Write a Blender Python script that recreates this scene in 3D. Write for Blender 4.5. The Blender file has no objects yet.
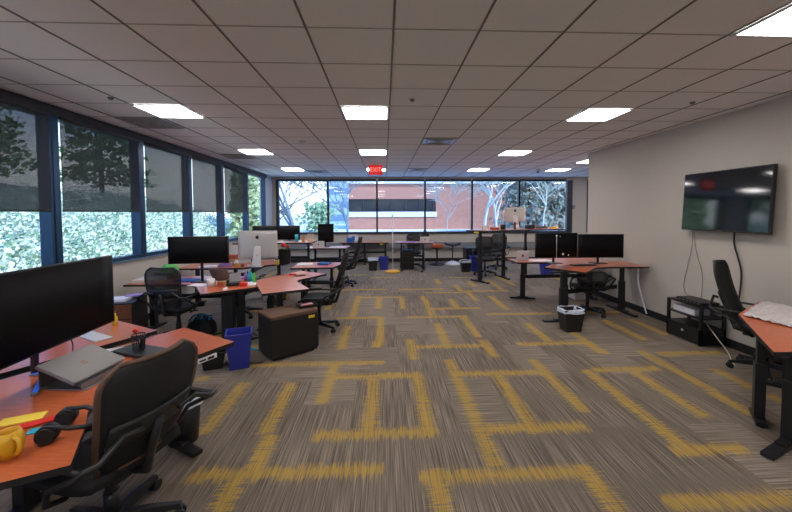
import bpy, bmesh, math, random
from mathutils import Vector, Matrix, noise
random.seed(7)
PI = math.pi
SC = bpy.context.scene
COL = SC.collection
# ---------------------------------------------------------------- camera
EYE = 1.77
FOC, CX, CY = 362.2, 400.45, 227.3
def _rotmat():
    p, y, r = -.04, -.0441, .0034
    c, s = math.cos, math.sin
    Rz = Matrix(((c(r), -s(r), 0), (s(r), c(r), 0), (0, 0, 1)))
    Rx = Matrix(((1, 0, 0), (0, c(p), -s(p)), (0, s(p), c(p))))
    Ry = Matrix(((c(y), 0, s(y)), (0, 1, 0), (-s(y), 0, c(y))))
    return Rz @ Rx @ Ry
_R = _rotmat()
cam_data = bpy.data.cameras.new('camera')
cam = bpy.data.objects.new('camera', cam_data)
COL.objects.link(cam)
_right = Vector((_R[0][0], _R[0][2], _R[0][1]))
_up = Vector((_R[1][0], _R[1][2], _R[1][1]))
_back = -Vector((_R[2][0], _R[2][2], _R[2][1]))
cam.matrix_world = Matrix((( _right.x, _up.x, _back.x, 0), (_right.y, _up.y, _back.y, 0), (_right.z, _up.z, _back.z, EYE), (0, 0, 0, 1)))
cam_data.sensor_width = 36
cam_data.lens = FOC/792*36
cam_data.shift_x = (396-CX)/792
cam_data.shift_y = (CY-256)/792
cam_data.clip_start = .05
cam_data.clip_end = 400
SC.camera = cam
# ---------------------------------------------------------------- world, sun, exposure
SC.view_settings.view_transform = 'Standard'
SC.view_settings.look = 'None'
SC.view_settings.gamma = 1
SC.view_settings.use_curve_mapping = False
SC.view_settings.exposure = 0.0
PANEL_STRENGTH = 24
WORLD_STRENGTH = 2.3
SUN_STRENGTH = 4.2
world = bpy.data.worlds.new('sky'); SC.world = world
world.use_nodes = True
wn = world.node_tree; wn.nodes.clear()
wo = wn.nodes.new('ShaderNodeOutputWorld'); wb = wn.nodes.new('ShaderNodeBackground')
tc = wn.nodes.new('ShaderNodeTexCoord'); sp = wn.nodes.new('ShaderNodeSeparateXYZ'); rp = wn.nodes.new('ShaderNodeValToRGB')
wn.links.new(tc.outputs['Generated'], sp.inputs[0]); wn.links.new(sp.outputs['Z'], rp.inputs[0])
rp.color_ramp.elements[0].position = 0.0; rp.color_ramp.elements[0].color = (.93, .98, 1, 1)
rp.color_ramp.elements[1].position = .28; rp.color_ramp.elements[1].color = (.11, .36, 1.0, 1)
e = rp.color_ramp.elements.new(.11); e.color = (.95, .98, 1, 1)
wn.links.new(rp.outputs[0], wb.inputs[0]); wb.inputs[1].default_value = WORLD_STRENGTH
wn.links.new(wb.outputs[0], wo.inputs[0])
sund = bpy.data.lights.new('sun', 'SUN'); sund.energy = SUN_STRENGTH; sund.angle = .02; sund.color = (1, .95, .87)
sun = bpy.data.objects.new('sun', sund); COL.objects.link(sun)
sun.rotation_euler = Vector((-.55, .62, -.75)).to_track_quat('-Z', 'Y').to_euler()

# ---------------------------------------------------------------- materials
def mat(name, col, rough=.6, metal=0, var=.12, scale=8, bump=0, bscale=60, spec=.5, coat=0):
    m = bpy.data.materials.new(name); m.use_nodes = True
    nt = m.node_tree; b = nt.nodes['Principled BSDF']
    b.inputs['Roughness'].default_value = rough; b.inputs['Metallic'].default_value = metal
    b.inputs['Specular IOR Level'].default_value = spec
    if coat: b.inputs['Coat Weight'].default_value = coat; b.inputs['Coat Roughness'].default_value = .15
    t = nt.nodes.new('ShaderNodeTexCoord')
    n = nt.nodes.new('ShaderNodeTexNoise'); n.inputs['Scale'].default_value = scale
    nt.links.new(t.outputs['Object'], n.inputs['Vector'])
    mx = nt.nodes.new('ShaderNodeMix'); mx.data_type = 'RGBA'
    nt.links.new(n.outputs['Fac'], mx.inputs[0])
    mx.inputs[6].default_value = (*[c*(1-var) for c in col], 1); mx.inputs[7].default_value = (*[min(1, c*(1+var)) for c in col], 1)
    nt.links.new(mx.outputs[2], b.inputs['Base Color'])
    if bump:
        n2 = nt.nodes.new('ShaderNodeTexNoise'); n2.inputs['Scale'].default_value = bscale
        nt.links.new(t.outputs['Object'], n2.inputs['Vector'])
        bp = nt.nodes.new('ShaderNodeBump'); bp.inputs['Strength'].default_value = bump
        nt.links.new(n2.outputs['Fac'], bp.inputs['Height']); nt.links.new(bp.outputs[0], b.inputs['Normal'])
    return m
def emit(name, col, s):
    m = bpy.data.materials.new(name); m.use_nodes = True; b = m.node_tree.nodes['Principled BSDF']
    b.inputs['Base Color'].default_value = (*col, 1)
    b.inputs['Emission Color'].default_value = (*col, 1); b.inputs['Emission Strength'].default_value = s
    return m
def see_through(name, base, amount, rough=.6, grid=0):
    """woven sheet: part of it is open, the rest is opaque thread"""
    m = bpy.data.materials.new(name); m.use_nodes = True; nt = m.node_tree
    b = nt.nodes['Principled BSDF']; b.inputs['Base Color'].default_value = (*base, 1); b.inputs['Roughness'].default_value = rough
    out = nt.nodes['Material Output']; tr = nt.nodes.new('ShaderNodeBsdfTransparent'); mx = nt.nodes.new('ShaderNodeMixShader')
    if grid:
        t = nt.nodes.new('ShaderNodeTexCoord'); fac = None
        for axis in ('X', 'Z'):
            w = nt.nodes.new('ShaderNodeTexWave'); w.bands_direction = axis; w.inputs['Scale'].default_value = grid
            nt.links.new(t.outputs['Object'], w.inputs['Vector'])
            if fac is None: fac = w.outputs['Fac']
            else:
                mm = nt.nodes.new('ShaderNodeMath'); mm.operation = 'MULTIPLY'
                nt.links.new(fac, mm.inputs[0]); nt.links.new(w.outputs['Fac'], mm.inputs[1]); fac = mm.outputs[0]
        m2 = nt.nodes.new('ShaderNodeMath'); m2.operation = 'MULTIPLY'; m2.inputs[1].default_value = amount*4; m2.use_clamp = True
        nt.links.new(fac, m2.inputs[0]); nt.links.new(m2.outputs[0], mx.inputs[0])
    else: mx.inputs[0].default_value = amount
    nt.links.new(b.outputs[0], mx.inputs[1]); nt.links.new(tr.outputs[0], mx.inputs[2]); nt.links.new(mx.outputs[0], out.inputs[0])
    return m
M = {}
M['wall'] = mat('wall_paint', (.55, .505, .455), .85, var=.02, bump=.04, bscale=150)
M['baseboard'] = mat('baseboard_rubber', (.012, .012, .014), .6)
M['window_metal'] = mat('window_metal', (.035, .045, .06), .4, .3)
M['blue_metal'] = mat('blue_anodised_metal', (.012, .05, .115), .35, .3)  # blue of the outside light put into the dark frame colour
M['sill'] = mat('sill_metal', (.16, .27, .42), .4, .2)
M['roller'] = mat('roller_box', (.012, .012, .015), .6)
M['black_metal'] = mat('black_powder_coat', (.016, .016, .018), .42, .2)
M['black_plastic'] = mat('black_plastic', (.014, .014, .016), .45)
M['black_soft'] = mat('black_upholstery', (.012, .012, .014), .8, bump=.2, bscale=400)
M['screen'] = mat('dark_screen', (.006, .006, .007), .55, spec=.12)
M['tv_screen'] = mat('glossy_television_screen', (.006, .008, .009), .06, spec=.8)
M['aluminium'] = mat('aluminium', (.70, .67, .66), .38, .25, var=.03)
M['laptop_grey'] = mat('laptop_grey', (.20, .195, .19), .5, .1, var=.03)
M['dark_logo'] = mat('dark_logo', (.01, .01, .012), .3)
M['white_plastic'] = mat('white_plastic', (.75, .76, .80), .45, var=.03)
M['paper'] = mat('white_paper', (.80, .78, .84), .8, var=.05)
M['grey_metal'] = mat('grey_metal', (.24, .23, .23), .35, .6, var=.05)
M['blue_bin'] = mat('blue_recycling_plastic', (.03, .045, .36), .45)
M['liner'] = mat('bin_liner', (.62, .68, .80), .4, var=.2, scale=40)
M['tan_cushion'] = mat('tan_fabric', (.14, .075, .048), .9, bump=.3, bscale=300)
M['orange'] = mat('orange_fabric', (.40, .09, .04), .8)
M['yellow'] = mat('yellow_paint', (.74, .40, .015), .4)
M['yellow_note'] = mat('yellow_note', (.85, .62, .06), .7)
M['red'] = mat('red_plastic', (.72, .02, .015), .5)
M['green'] = mat('green_fabric', (.12, .50, .10), .8)
M['teal'] = mat('teal_plastic', (.03, .42, .55), .4)
M['purple'] = mat('purple_paper', (.32, .22, .52), .8)
M['cardboard'] = mat('cardboard', (.48, .30, .15), .85)
M['brown_wood'] = mat('cabinet_wood', (.17, .055, .028), .4, var=.3, scale=12)
M['blue_cloth'] = mat('blue_cloth', (.02, .12, .42), .7)
M['skin_box'] = mat('pale_box', (.6, .52, .42), .8)
M['heater'] = mat('grey_heater_metal', (.24, .25, .27), .5, .2)
M['ceramic'] = mat('white_ceramic', (.78, .76, .74), .25, var=.02)
M['led'] = emit('blue_stand_light', (.05, .16, .9), .25)  # weak blue emission on the monitor stand feet
M['mesh_dense'] = see_through('dense_chair_mesh', (.012, .012, .014), .06, .8)
M['mesh'] = see_through('chair_mesh', (.012, .012, .014), .35, .8)
M['shade'] = see_through('roller_shade_weave', (.018, .025, .034), .27, .9)
M['wire'] = mat('wire_mesh_metal', (.02, .02, .022), .4, .5)
M['grey_cable'] = mat('grey_cable', (.22, .21, .2), .6)
# glass: mostly clear, with a weak reflection
g = bpy.data.materials.new('window_glass'); g.use_nodes = True; nt = g.node_tree; nt.nodes.clear()
o_ = nt.nodes.new('ShaderNodeOutputMaterial'); tr = nt.nodes.new('ShaderNodeBsdfTransparent'); gl = nt.nodes.new('ShaderNodeBsdfGlossy'); mx = nt.nodes.new('ShaderNodeMixShader')
tr.inputs[0].default_value = (.93, .98, 1, 1); gl.inputs['Roughness'].default_value = .02; gl.inputs['Color'].default_value = (.9, .95, 1, 1)
mx.inputs[0].default_value = .025
nt.links.new(tr.outputs[0], mx.inputs[1]); nt.links.new(gl.outputs[0], mx.inputs[2]); nt.links.new(mx.outputs[0], o_.inputs[0])
M['glass'] = g
def wood(name, c1, c2):
    m = bpy.data.materials.new(name); m.use_nodes = True; nt = m.node_tree; b = nt.nodes['Principled BSDF']
    t = nt.nodes.new('ShaderNodeTexCoord'); mp = nt.nodes.new('ShaderNodeMapping'); mp.inputs['Scale'].default_value = (2, 14, 4)
    n = nt.nodes.new('ShaderNodeTexNoise'); n.inputs['Scale'].default_value = 5; n.inputs['Detail'].default_value = 6
    r = nt.nodes.new('ShaderNodeValToRGB'); r.color_ramp.elements[0].color = (*c1, 1); r.color_ramp.elements[1].color = (*c2, 1)
    r.color_ramp.elements[0].position = .3; r.color_ramp.elements[1].position = .72
    nt.links.new(t.outputs['Object'], mp.inputs[0]); nt.links.new(mp.outputs[0], n.inputs[0]); nt.links.new(n.outputs['Fac'], r.inputs[0]); nt.links.new(r.outputs[0], b.inputs['Base Color'])
    b.inputs['Roughness'].default_value = .28; b.inputs['Coat Weight'].default_value = .15; b.inputs['Coat Roughness'].default_value = .2
    return m
M['cherry'] = wood('cherry_laminate', (.46, .095, .03), (.60, .15, .05))
# carpet
def carpet():
    m = bpy.data.materials.new('plank_carpet'); m.use_nodes = True; nt = m.node_tree; b = nt.nodes['Principled BSDF']
    N = nt.nodes.new; L = nt.links.new
    def math_(op, a, bb=None, clamp=False):
        n = N('ShaderNodeMath'); n.operation = op; n.use_clamp = clamp
        for i, v in enumerate((a, bb)):
            if v is None: continue
            if isinstance(v, (int, float)): n.inputs[i].default_value = v
            else: L(v, n.inputs[i])
        return n.outputs[0]
    t = N('ShaderNodeTexCoord'); sx = N('ShaderNodeSeparateXYZ'); L(t.outputs['Object'], sx.inputs[0])
    X, Y = sx.outputs['X'], sx.outputs['Y']
    # 0.46 x 0.92 m planks, turned by chance
    cx = math_('FLOOR', math_('DIVIDE', math_('ADD', X, 10.03), .4635)); cy = math_('FLOOR', math_('DIVIDE', math_('ADD', Y, 9.85), .47))
    cb = N('ShaderNodeCombineXYZ'); L(cx, cb.inputs[0]); L(math_('FLOOR', math_('DIVIDE', math_('ADD', cy, math_('MODULO', cx, 2)), 2)), cb.inputs[1])
    wn_ = N('ShaderNodeTexWhiteNoise'); wn_.noise_dimensions = '2D'; L(cb.outputs[0], wn_.inputs['Vector'])
    pick = math_('GREATER_THAN', wn_.outputs['Value'], .60)
    def streak(sx_, sy_, seed, scale=1):
        mp = N('ShaderNodeMapping'); mp.inputs['Scale'].default_value = (sx_, sy_, 1); mp.inputs['Location'].default_value = (seed, seed*2, 0)
        L(t.outputs['Object'], mp.inputs[0]); n = N('ShaderNodeTexNoise'); n.inputs['Scale'].default_value = scale; n.inputs['Detail'].default_value = 3
        L(mp.outputs[0], n.inputs[0]); return n.outputs['Fac']
    lv, lh = streak(120, 1.8, 3), streak(1.8, 120, 9)
    lines = N('ShaderNodeMix'); L(pick, lines.inputs[0]); L(lv, lines.inputs[2]); L(lh, lines.inputs[3])
    # a slightly different tone in each plank
    tone = math_('ADD', math_('MULTIPLY', wn_.outputs['Value'], .12), -.06)
    val = math_('ADD', lines.outputs[0], tone)
    rp = N('ShaderNodeValToRGB'); L(val, rp.inputs[0])
    e = rp.color_ramp.elements; e[0].position = .30; e[0].color = (.108, .088, .070, 1); e[1].position = .72; e[1].color = (.36, .305, .245, 1)
    k = e.new(.5); k.color = (.20, .163, .130, 1)
    # yellow bands with frayed edges
    def band(att, fray):
        a = N('ShaderNodeAttribute'); a.attribute_name = att
        d = math_('ADD', a.outputs['Fac'], math_('MULTIPLY', math_('SUBTRACT', fray, .5), .30))
        return math_('MULTIPLY', math_('SUBTRACT', d, -.012), 22, True)
    fv = streak(7, 110, 21); fh = streak(110, 7, 33)
    yel = math_('MAXIMUM', band('band_v', fv), band('band_h', fh))
    yel = math_('MULTIPLY', yel, math_('ADD', math_('MULTIPLY', math_('GREATER_THAN', lines.outputs[0], .47), .34), .50))
    mx = N('ShaderNodeMix'); mx.data_type = 'RGBA'; L(yel, mx.inputs[0]); L(rp.outputs[0], mx.inputs[6]); mx.inputs[7].default_value = (.50, .32, .06, 1)
    L(mx.outputs[2], b.inputs['Base Color']); b.inputs['Roughness'].default_value = .95; b.inputs['Specular IOR Level'].default_value = .15
    bp = N('ShaderNodeBump'); bp.inputs['Strength'].default_value = .3; bp.inputs['Distance'].default_value = .004; L(lines.outputs[0], bp.inputs['Height']); L(bp.outputs[0], b.inputs['Normal'])
    return m
M['carpet'] = carpet()
def ceiling_mat():
    m = bpy.data.materials.new('ceiling_tiles'); m.use_nodes = True; nt = m.node_tree; b = nt.nodes['Principled BSDF']
    n = nt.nodes.new('ShaderNodeTexNoise'); n.inputs['Scale'].default_value = 90; t = nt.nodes.new('ShaderNodeTexCoord'); nt.links.new(t.outputs['Object'], n.inputs[0])
    r = nt.nodes.new('ShaderNodeValToRGB'); r.color_ramp.elements[0].color = (.76, .765, .78, 1); r.color_ramp.elements[1].color = (.85, .855, .87, 1)
    nt.links.new(n.outputs['Fac'], r.inputs[0]); nt.links.new(r.outputs[0], b.inputs['Base Color']); b.inputs['Roughness'].default_value = .9
    return m
M['tile'] = ceiling_mat()
M['tile_gap'] = mat('ceiling_grid', (.16, .15, .145), .6)
M['tile_gap_pale'] = mat('ceiling_grid_pale', (.42, .41, .40), .6)
M['vent'] = mat('vent_metal', (.40, .40, .40), .6)
M['panel'] = emit('light_diffuser', (1, .95, .93), PANEL_STRENGTH)
M['lamp_frame'] = mat('lamp_frame', (.6, .6, .6), .4)
M['exit_red'] = emit('exit_sign_red', (.75, .02, .02), .55)
M['exit_letter'] = emit('exit_sign_letters', (1, .35, .3), 1.0)
# outdoors
def brick():
    m = bpy.data.materials.new('red_brick'); m.use_nodes = True; nt = m.node_tree; b = nt.nodes['Principled BSDF']
    t = nt.nodes.new('ShaderNodeTexCoord'); mp = nt.nodes.new('ShaderNodeMapping'); mp.inputs['Rotation'].default_value = (PI/2, 0, 0)
    br = nt.nodes.new('ShaderNodeTexBrick'); br.inputs['Scale'].default_value = 2.2
    br.inputs['Color1'].default_value = (.50, .235, .165, 1); br.inputs['Color2'].default_value = (.42, .185, .13, 1); br.inputs['Mortar'].default_value = (.52, .40, .34, 1); br.inputs['Mortar Size'].default_value = .012
    nt.links.new(t.outputs['Object'], mp.inputs[0]); nt.links.new(mp.outputs[0], br.inputs[0]); nt.links.new(br.outputs[0], b.inputs['Base Color']); b.inputs['Roughness'].default_value = .9
    return m
M['brick'] = brick()
M['band_white'] = mat('white_stone_band', (.72, .80, .86), .7)
M['dark_glass'] = mat('dark_office_glass', (.02, .025, .035), .15)
M['pale_glass'] = mat('pale_blue_cladding', (.36, .52, .64), .4)
M['paving'] = mat('pale_paving', (.82, .82, .84), .9)
M['soil'] = mat('bank_soil', (.22, .26, .16), .95, var=.4, scale=2)
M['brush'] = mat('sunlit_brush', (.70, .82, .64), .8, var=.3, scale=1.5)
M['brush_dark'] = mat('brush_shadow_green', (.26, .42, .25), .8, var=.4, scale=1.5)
M['needle'] = mat('pine_foliage', (.12, .25, .10), .8, var=.6, scale=2)
M['leaf_lime'] = mat('lime_foliage', (.42, .52, .26), .8, var=.4, scale=2)
M['thicket'] = mat('grey_green_thicket', (.26, .31, .27), .9, var=.5, scale=1)
M['bark'] = mat('pale_bark', (.52, .54, .48), .9, var=.25)
M['bark_blue'] = mat('grey_bark', (.20, .27, .32), .9, var=.25)
M['bark_dark'] = mat('brown_bark', (.08, .06, .045), .9, var=.25)

# ---------------------------------------------------------------- mesh helper
class B:
    def __init__(self): self.v = []; self.f = []; self.m = []; self.mi = 0; self.smooth = []; self.sm = False
    def _add(self, vs, fs, smooth=None):
        o = len(self.v); self.v += [tuple(p) for p in vs]
        for f in fs: self.f.append([i+o for i in f]); self.m.append(self.mi); self.smooth.append(self.sm if smooth is None else smooth)
        return self
    def use(self, i): self.mi = i; return self
    def box(self, c, s, rz=0, mtx=None):
        hx, hy, hz = s[0]/2, s[1]/2, s[2]/2
        R = mtx if mtx is not None else Matrix.Rotation(rz, 3, 'Z')
        vs = [Vector(c) + R @ Vector((x*hx, y*hy, z*hz)) for x in (-1, 1) for y in (-1, 1) for z in (-1, 1)]
        return self._add(vs, [(0, 1, 3, 2), (4, 6, 7, 5), (0, 4, 5, 1), (2, 3, 7, 6), (0, 2, 6, 4), (1, 5, 7, 3)], False)
    def tube(self, pts, r, n=8, closed=False, r2=None):
        pts = [Vector(p) for p in pts]; k = len(pts); vs = []; prev = None
        for i, p in enumerate(pts):
            if closed: d = pts[(i+1) % k]-pts[i-1]
            else: d = pts[min(i+1, k-1)]-pts[max(i-1, 0)]
            d.normalize()
            if prev is None:
                a = Vector((0, 0, 1)) if abs(d.z) < .9 else Vector((1, 0, 0)); u = d.cross(a).normalized()
            else: u = (prev - d*prev.dot(d)).normalized()
            prev = u; w = d.cross(u)
            rr = r if r2 is None else r+(r2-r)*i/(k-1)
            for j in range(n):
                a = 2*PI*j/n; vs.append(p+(u*math.cos(a)+w*math.sin(a))*rr)
        fs = []
        for i in range(k if closed else k-1):
            for j in range(n):
                a, b = i*n+j, i*n+(j+1) % n; c, d = ((i+1) % k)*n+(j+1) % n, ((i+1) % k)*n+j
                fs.append((a, b, c, d))
        self._add(vs, fs, True)
        if not closed:
            o = len(self.v)-len(vs)
            self.f.append([o+j for j in range(n)][::-1]); self.m.append(self.mi); self.smooth.append(False)
            self.f.append([o+(k-1)*n+j for j in range(n)]); self.m.append(self.mi); self.smooth.append(False)
        return self
    def cyl(self, c, r, z0, z1, n=20, r2=None):
        return self.tube([(c[0], c[1], z0), (c[0], c[1], z1)], r, n, r2=r2)
    def prism(self, poly, z0, z1, side=None):
        n = len(poly); o = len(self.v)
        a = sum(poly[i][0]*poly[(i+1) % n][1]-poly[(i+1) % n][0]*poly[i][1] for i in range(n))
        if a < 0: poly = poly[::-1]
        self.v += [(x, y, z0) for x, y in poly]+[(x, y, z1) for x, y in poly]
        self.f.append([o+i for i in range(n)][::-1]); self.m.append(self.mi); self.smooth.append(False)
        self.f.append([o+n+i for i in range(n)]); self.m.append(self.mi); self.smooth.append(False)
        for i in range(n):
            j = (i+1) % n; self.f.append([o+i, o+j, o+n+j, o+n+i]); self.m.append(self.mi if side is None else side); self.smooth.append(False)
        return self
    def lathe(self, prof, c=(0, 0, 0), n=20, sx=1, sy=1):
        vs = []; fs = []
        for r, z in prof:
            for j in range(n): a = 2*PI*j/n; vs.append((c[0]+r*sx*math.cos(a), c[1]+r*sy*math.sin(a), c[2]+z))
        for i in range(len(prof)-1):
            for j in range(n): fs.append((i*n+j, i*n+(j+1) % n, (i+1)*n+(j+1) % n, (i+1)*n+j))
        return self._add(vs, fs, True)
    def taper_box(self, c, b, t, z0, z1, thick=0, rz=0):
        """box that widens upward, open on top if thick"""
        R = Matrix.Rotation(rz, 3, 'Z')
        def ring(s, z, inset=0): return [Vector((c[0], c[1], 0))+R @ Vector((x*(s[0]/2-inset), y*(s[1]/2-inset), z)) for x, y in ((-1, -1), (1, -1), (1, 1), (-1, 1))]
        if not thick: return self._add(ring(b, z0)+ring(t, z1), [(3, 2, 1, 0), (4, 5, 6, 7)]+[(i, (i+1) % 4, 4+(i+1) % 4, 4+i) for i in range(4)], False)
        vs = ring(b, z0)+ring(t, z1)+ring(t, z1, thick)+ring(b, z0+thick, thick)
        fs = [(3, 2, 1, 0), (12, 13, 14, 15)]
        for k in range(3): fs += [(k*4+i, k*4+(i+1) % 4, (k+1)*4+(i+1) % 4, (k+1)*4+i) for i in range(4)]
        return self._add(vs, fs, False)
    def sheet(self, P, nu, nv, th):
        """thick surface from P(u, v), u v in 0..1"""
        g = [[Vector(P(i/nu, j/nv)) for j in range(nv+1)] for i in range(nu+1)]
        def nrm(i, j):
            a = g[min(i+1, nu)][j]-g[max(i-1, 0)][j]; b = g[i][min(j+1, nv)]-g[i][max(j-1, 0)]
            c = a.cross(b); return c.normalized() if c.length > 1e-9 else Vector((0, 0, 1))
        W = nv+1; vs = []
        for s in (.5, -.5):
            for i in range(nu+1):
                for j in range(nv+1): vs.append(g[i][j]+nrm(i, j)*th*s)
        T = (nu+1)*W; fs = []
        for i in range(nu):
            for j in range(nv):
                a = i*W+j; fs.append((a, a+W, a+W+1, a+1)); fs.append((T+a, T+a+1, T+a+W+1, T+a+W))
        for i in range(nu):
            a = i*W; fs.append((a, T+a, T+a+W, a+W)); a = i*W+nv; fs.append((a, a+W, T+a+W, T+a))
        for j in range(nv):
            fs.append((j, j+1, T+j+1, T+j)); a = nu*W+j; fs.append((a, T+a, T+a+1, a+1))
        return self._add(vs, fs, True)
    def ball(self, c, r, n=12, s=(1, 1, 1)):
        prof = [(math.sin(PI*i/n)*r+1e-5, -math.cos(PI*i/n)*r*s[2]) for i in range(n+1)]
        return self.lathe(prof, c, max(8, n), s[0], s[1])
    def build(self, name, mats, parent=None, bevel=0):
        me = bpy.data.meshes.new(name); me.from_pydata(self.v, [], self.f); me.update()
        if not isinstance(mats, (list, tuple)): mats = [mats]
        for x in mats: me.materials.append(M[x] if isinstance(x, str) else x)
        me.polygons.foreach_set('material_index', self.m); me.polygons.foreach_set('use_smooth', self.smooth)
        bm = bmesh.new(); bm.from_mesh(me)
        bad = [f for f in bm.faces if len(f.verts) > 4]
        if bad: bmesh.ops.triangulate(bm, faces=bad)
        bmesh.ops.recalc_face_normals(bm, faces=bm.faces); bm.to_mesh(me); bm.free()
        o = bpy.data.objects.new(name, me); COL.objects.link(o)
        if parent is not None: o.parent = parent
        if bevel:
            bv = o.modifiers.new('bevel', 'BEVEL'); bv.width = bevel; bv.segments = 2; bv.limit_method = 'ANGLE'
        return o
def thing(name, label, cat, loc=(0, 0, 0), rz=0, group=None):
    o = bpy.data.objects.new(name, None); o.empty_display_size = .1; COL.objects.link(o)
    o.location = loc; o.rotation_euler = (0, 0, rz); o['label'] = label; o['category'] = cat
    if group: o['group'] = group
    return o
def tag(o, label, cat, group=None, loc=None, rz=None):
    o['label'] = label; o['category'] = cat
    if group: o['group'] = group
    if loc is not None: o.location = loc
    if rz is not None: o.rotation_euler = (0, 0, rz)
    return o
def struct(name, b, m, bevel=0):
    o = b.build(name, m, bevel=bevel); o['kind'] = 'structure'; return o
KIDS = {}
def copy_tree(o, parent=None):
    c = o.copy(); COL.objects.link(c)
    if parent is not None: c.parent = parent
    for ch in list(o.children): copy_tree(ch, c)
    return c
def dup(o, loc, rz, label, group=None):
    c = copy_tree(o); c.location = loc; c.rotation_euler = (0, 0, rz); c['label'] = label
    if group: c['group'] = group
    return c
def rad(d): return d*PI/180
APPLE = [(0, .30), (.12, .36), (.26, .36), (.36, .27), (.27, .14), (.25, 0), (.31, -.13), (.41, -.19), (.33, -.37), (.2, -.5), (.1, -.5), (0, -.46), (-.1, -.5), (-.2, -.5), (-.35, -.36), (-.44, -.1), (-.43, .12), (-.35, .28), (-.22, .36), (-.1, .35)]
LEAFP = [(0, .4), (.02, .52), (.14, .64), (.13, .5)]
def apple_logo(size, parent, origin, ux, uy, m='dark_logo'):
    """flat logo of a bitten apple, ux / uy are its axes"""
    b = B(); ux, uy = Vector(ux), Vector(uy); n = ux.cross(uy).normalized()
    for poly in (APPLE, LEAFP):
        vs = [Vector(origin)+(ux*x+uy*y)*size for x, y in poly]; k = len(vs)
        b._add(vs+[p+n*.0015 for p in vs], [list(range(k))[::-1], list(range(k, 2*k))]+[(i, (i+1) % k, k+(i+1) % k, k+i) for i in range(k)], False)
    return b.build('logo', m, parent)
# ================================================================ SETTING
XL, XR, YF, YB, ZC = -3.95, 4.5, 13.1, -3.2, 3.05
YCOR, XE = 7.84, 9.4
BANDS = [('V', -1.47, 2.93, 3.77), ('V', -0.97, 2.92, 3.74), ('V', -1.96, 3.87, 3.95), ('V', -0.91, 2.48, 2.84), ('H', 2.44, -1.28, -0.07), ('V', -0.99, 2.12, 2.4), ('V', -0.59, 3.35, 4.23), ('H', 4.23, -1.5, -0.06), ('H', 3.87, -0.51, 0.14), ('V', -0.13, 2.88, 3.85), ('H', 2.84, -0.52, 0.12), ('V', -0.57, 4.7, 4.95), ('V', -0.12, 4.74, 4.92), ('H', 3.88, -0.06, 0.34), ('V', 0.35, 2.84, 3.87), ('H', 2.84, -0.04, 0.37), ('V', 0.35, 4.32, 4.97), ('H', 4.7, 0.38, 1.27), ('V', 1.35, 4.33, 4.91), ('V', 0.82, 4.69, 4.94), ('V', 0.77, 2.45, 4.25), ('H', 3.88, 0.85, 1.73), ('V', 1.22, 2.8, 3.82), ('H', 2.86, 0.86, 1.61), ('V', 1.77, 3.09, 4.2), ('H', 2.35, 0.28, 1.31), ('V', 0.34, 2.06, 2.4), ('H', 4.73, 1.83, 2.64), ('V', 2.25, 2.49, 3.89), ('H', 3.9, 2.38, 3.04), ('V', 2.76, 2.96, 3.83), ('V', 3.24, 3.38, 4.39), ('H', 4.31, 3.45, 4.17), ('V', 1.37, 2.03, 2.39), ('H', 2.53, 2.18, 2.65), ('V', 3.2, 2.97, 3.32), ('V', 3.69, 3.43, 3.83), ('H', 2.06, 1.75, 2.51), ('V', 3.7, 3.11, 3.26), ('V', 2.73, 4.38, 4.77), ('V', -1.06, 6.65, 7.52), ('V', -0.56, 6.1, 7.67), ('H', 6.07, -0.76, -0.11), ('V', -0.58, 4.72, 5.61), ('V', -0.07, 4.77, 6.07), ('H', 7.55, -0.51, 0.34), ('V', -0.12, 6.66, 7.46), ('V', 0.34, 6.64, 7.43), ('V', 0.81, 6.15, 7.58), ('H', 6.06, 0.41, 1.35), ('V', 0.83, 4.69, 5.69), ('V', 1.33, 5.05, 6.0), ('H', 7.91, 0.94, 1.69), ('H', 6.58, 0.89, 1.71), ('V', 1.34, 6.65, 7.29), ('H', 8.33, -0.98, -0.0), ('H', 8.3, 0.37, 1.3), ('H', 9.85, -0.33, 0.27), ('V', 1.36, 8.86, 9.55), ('V', 1.72, 8.03, 8.71), ('V', 2.16, 8.56, 9.21), ('V', 1.84, 7.17, 8.02), ('H', 9.73, 1.77, 2.4), ('V', 2.69, 8.19, 9.32), ('H', 8.02, 1.83, 2.74), ('V', 3.13, 8.63, 9.9), ('V', 2.23, 6.46, 7.5), ('H', 6.16, 1.82, 2.89), ('V', 2.25, 4.83, 5.61), ('V', 2.76, 4.37, 5.19), ('H', 6.17, 3.61, 4.1), ('V', 3.58, 5.29, 5.7), ('V', 3.6, 4.8, 5.71), ('V', 4.05, 5.0, 5.74)]
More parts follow.
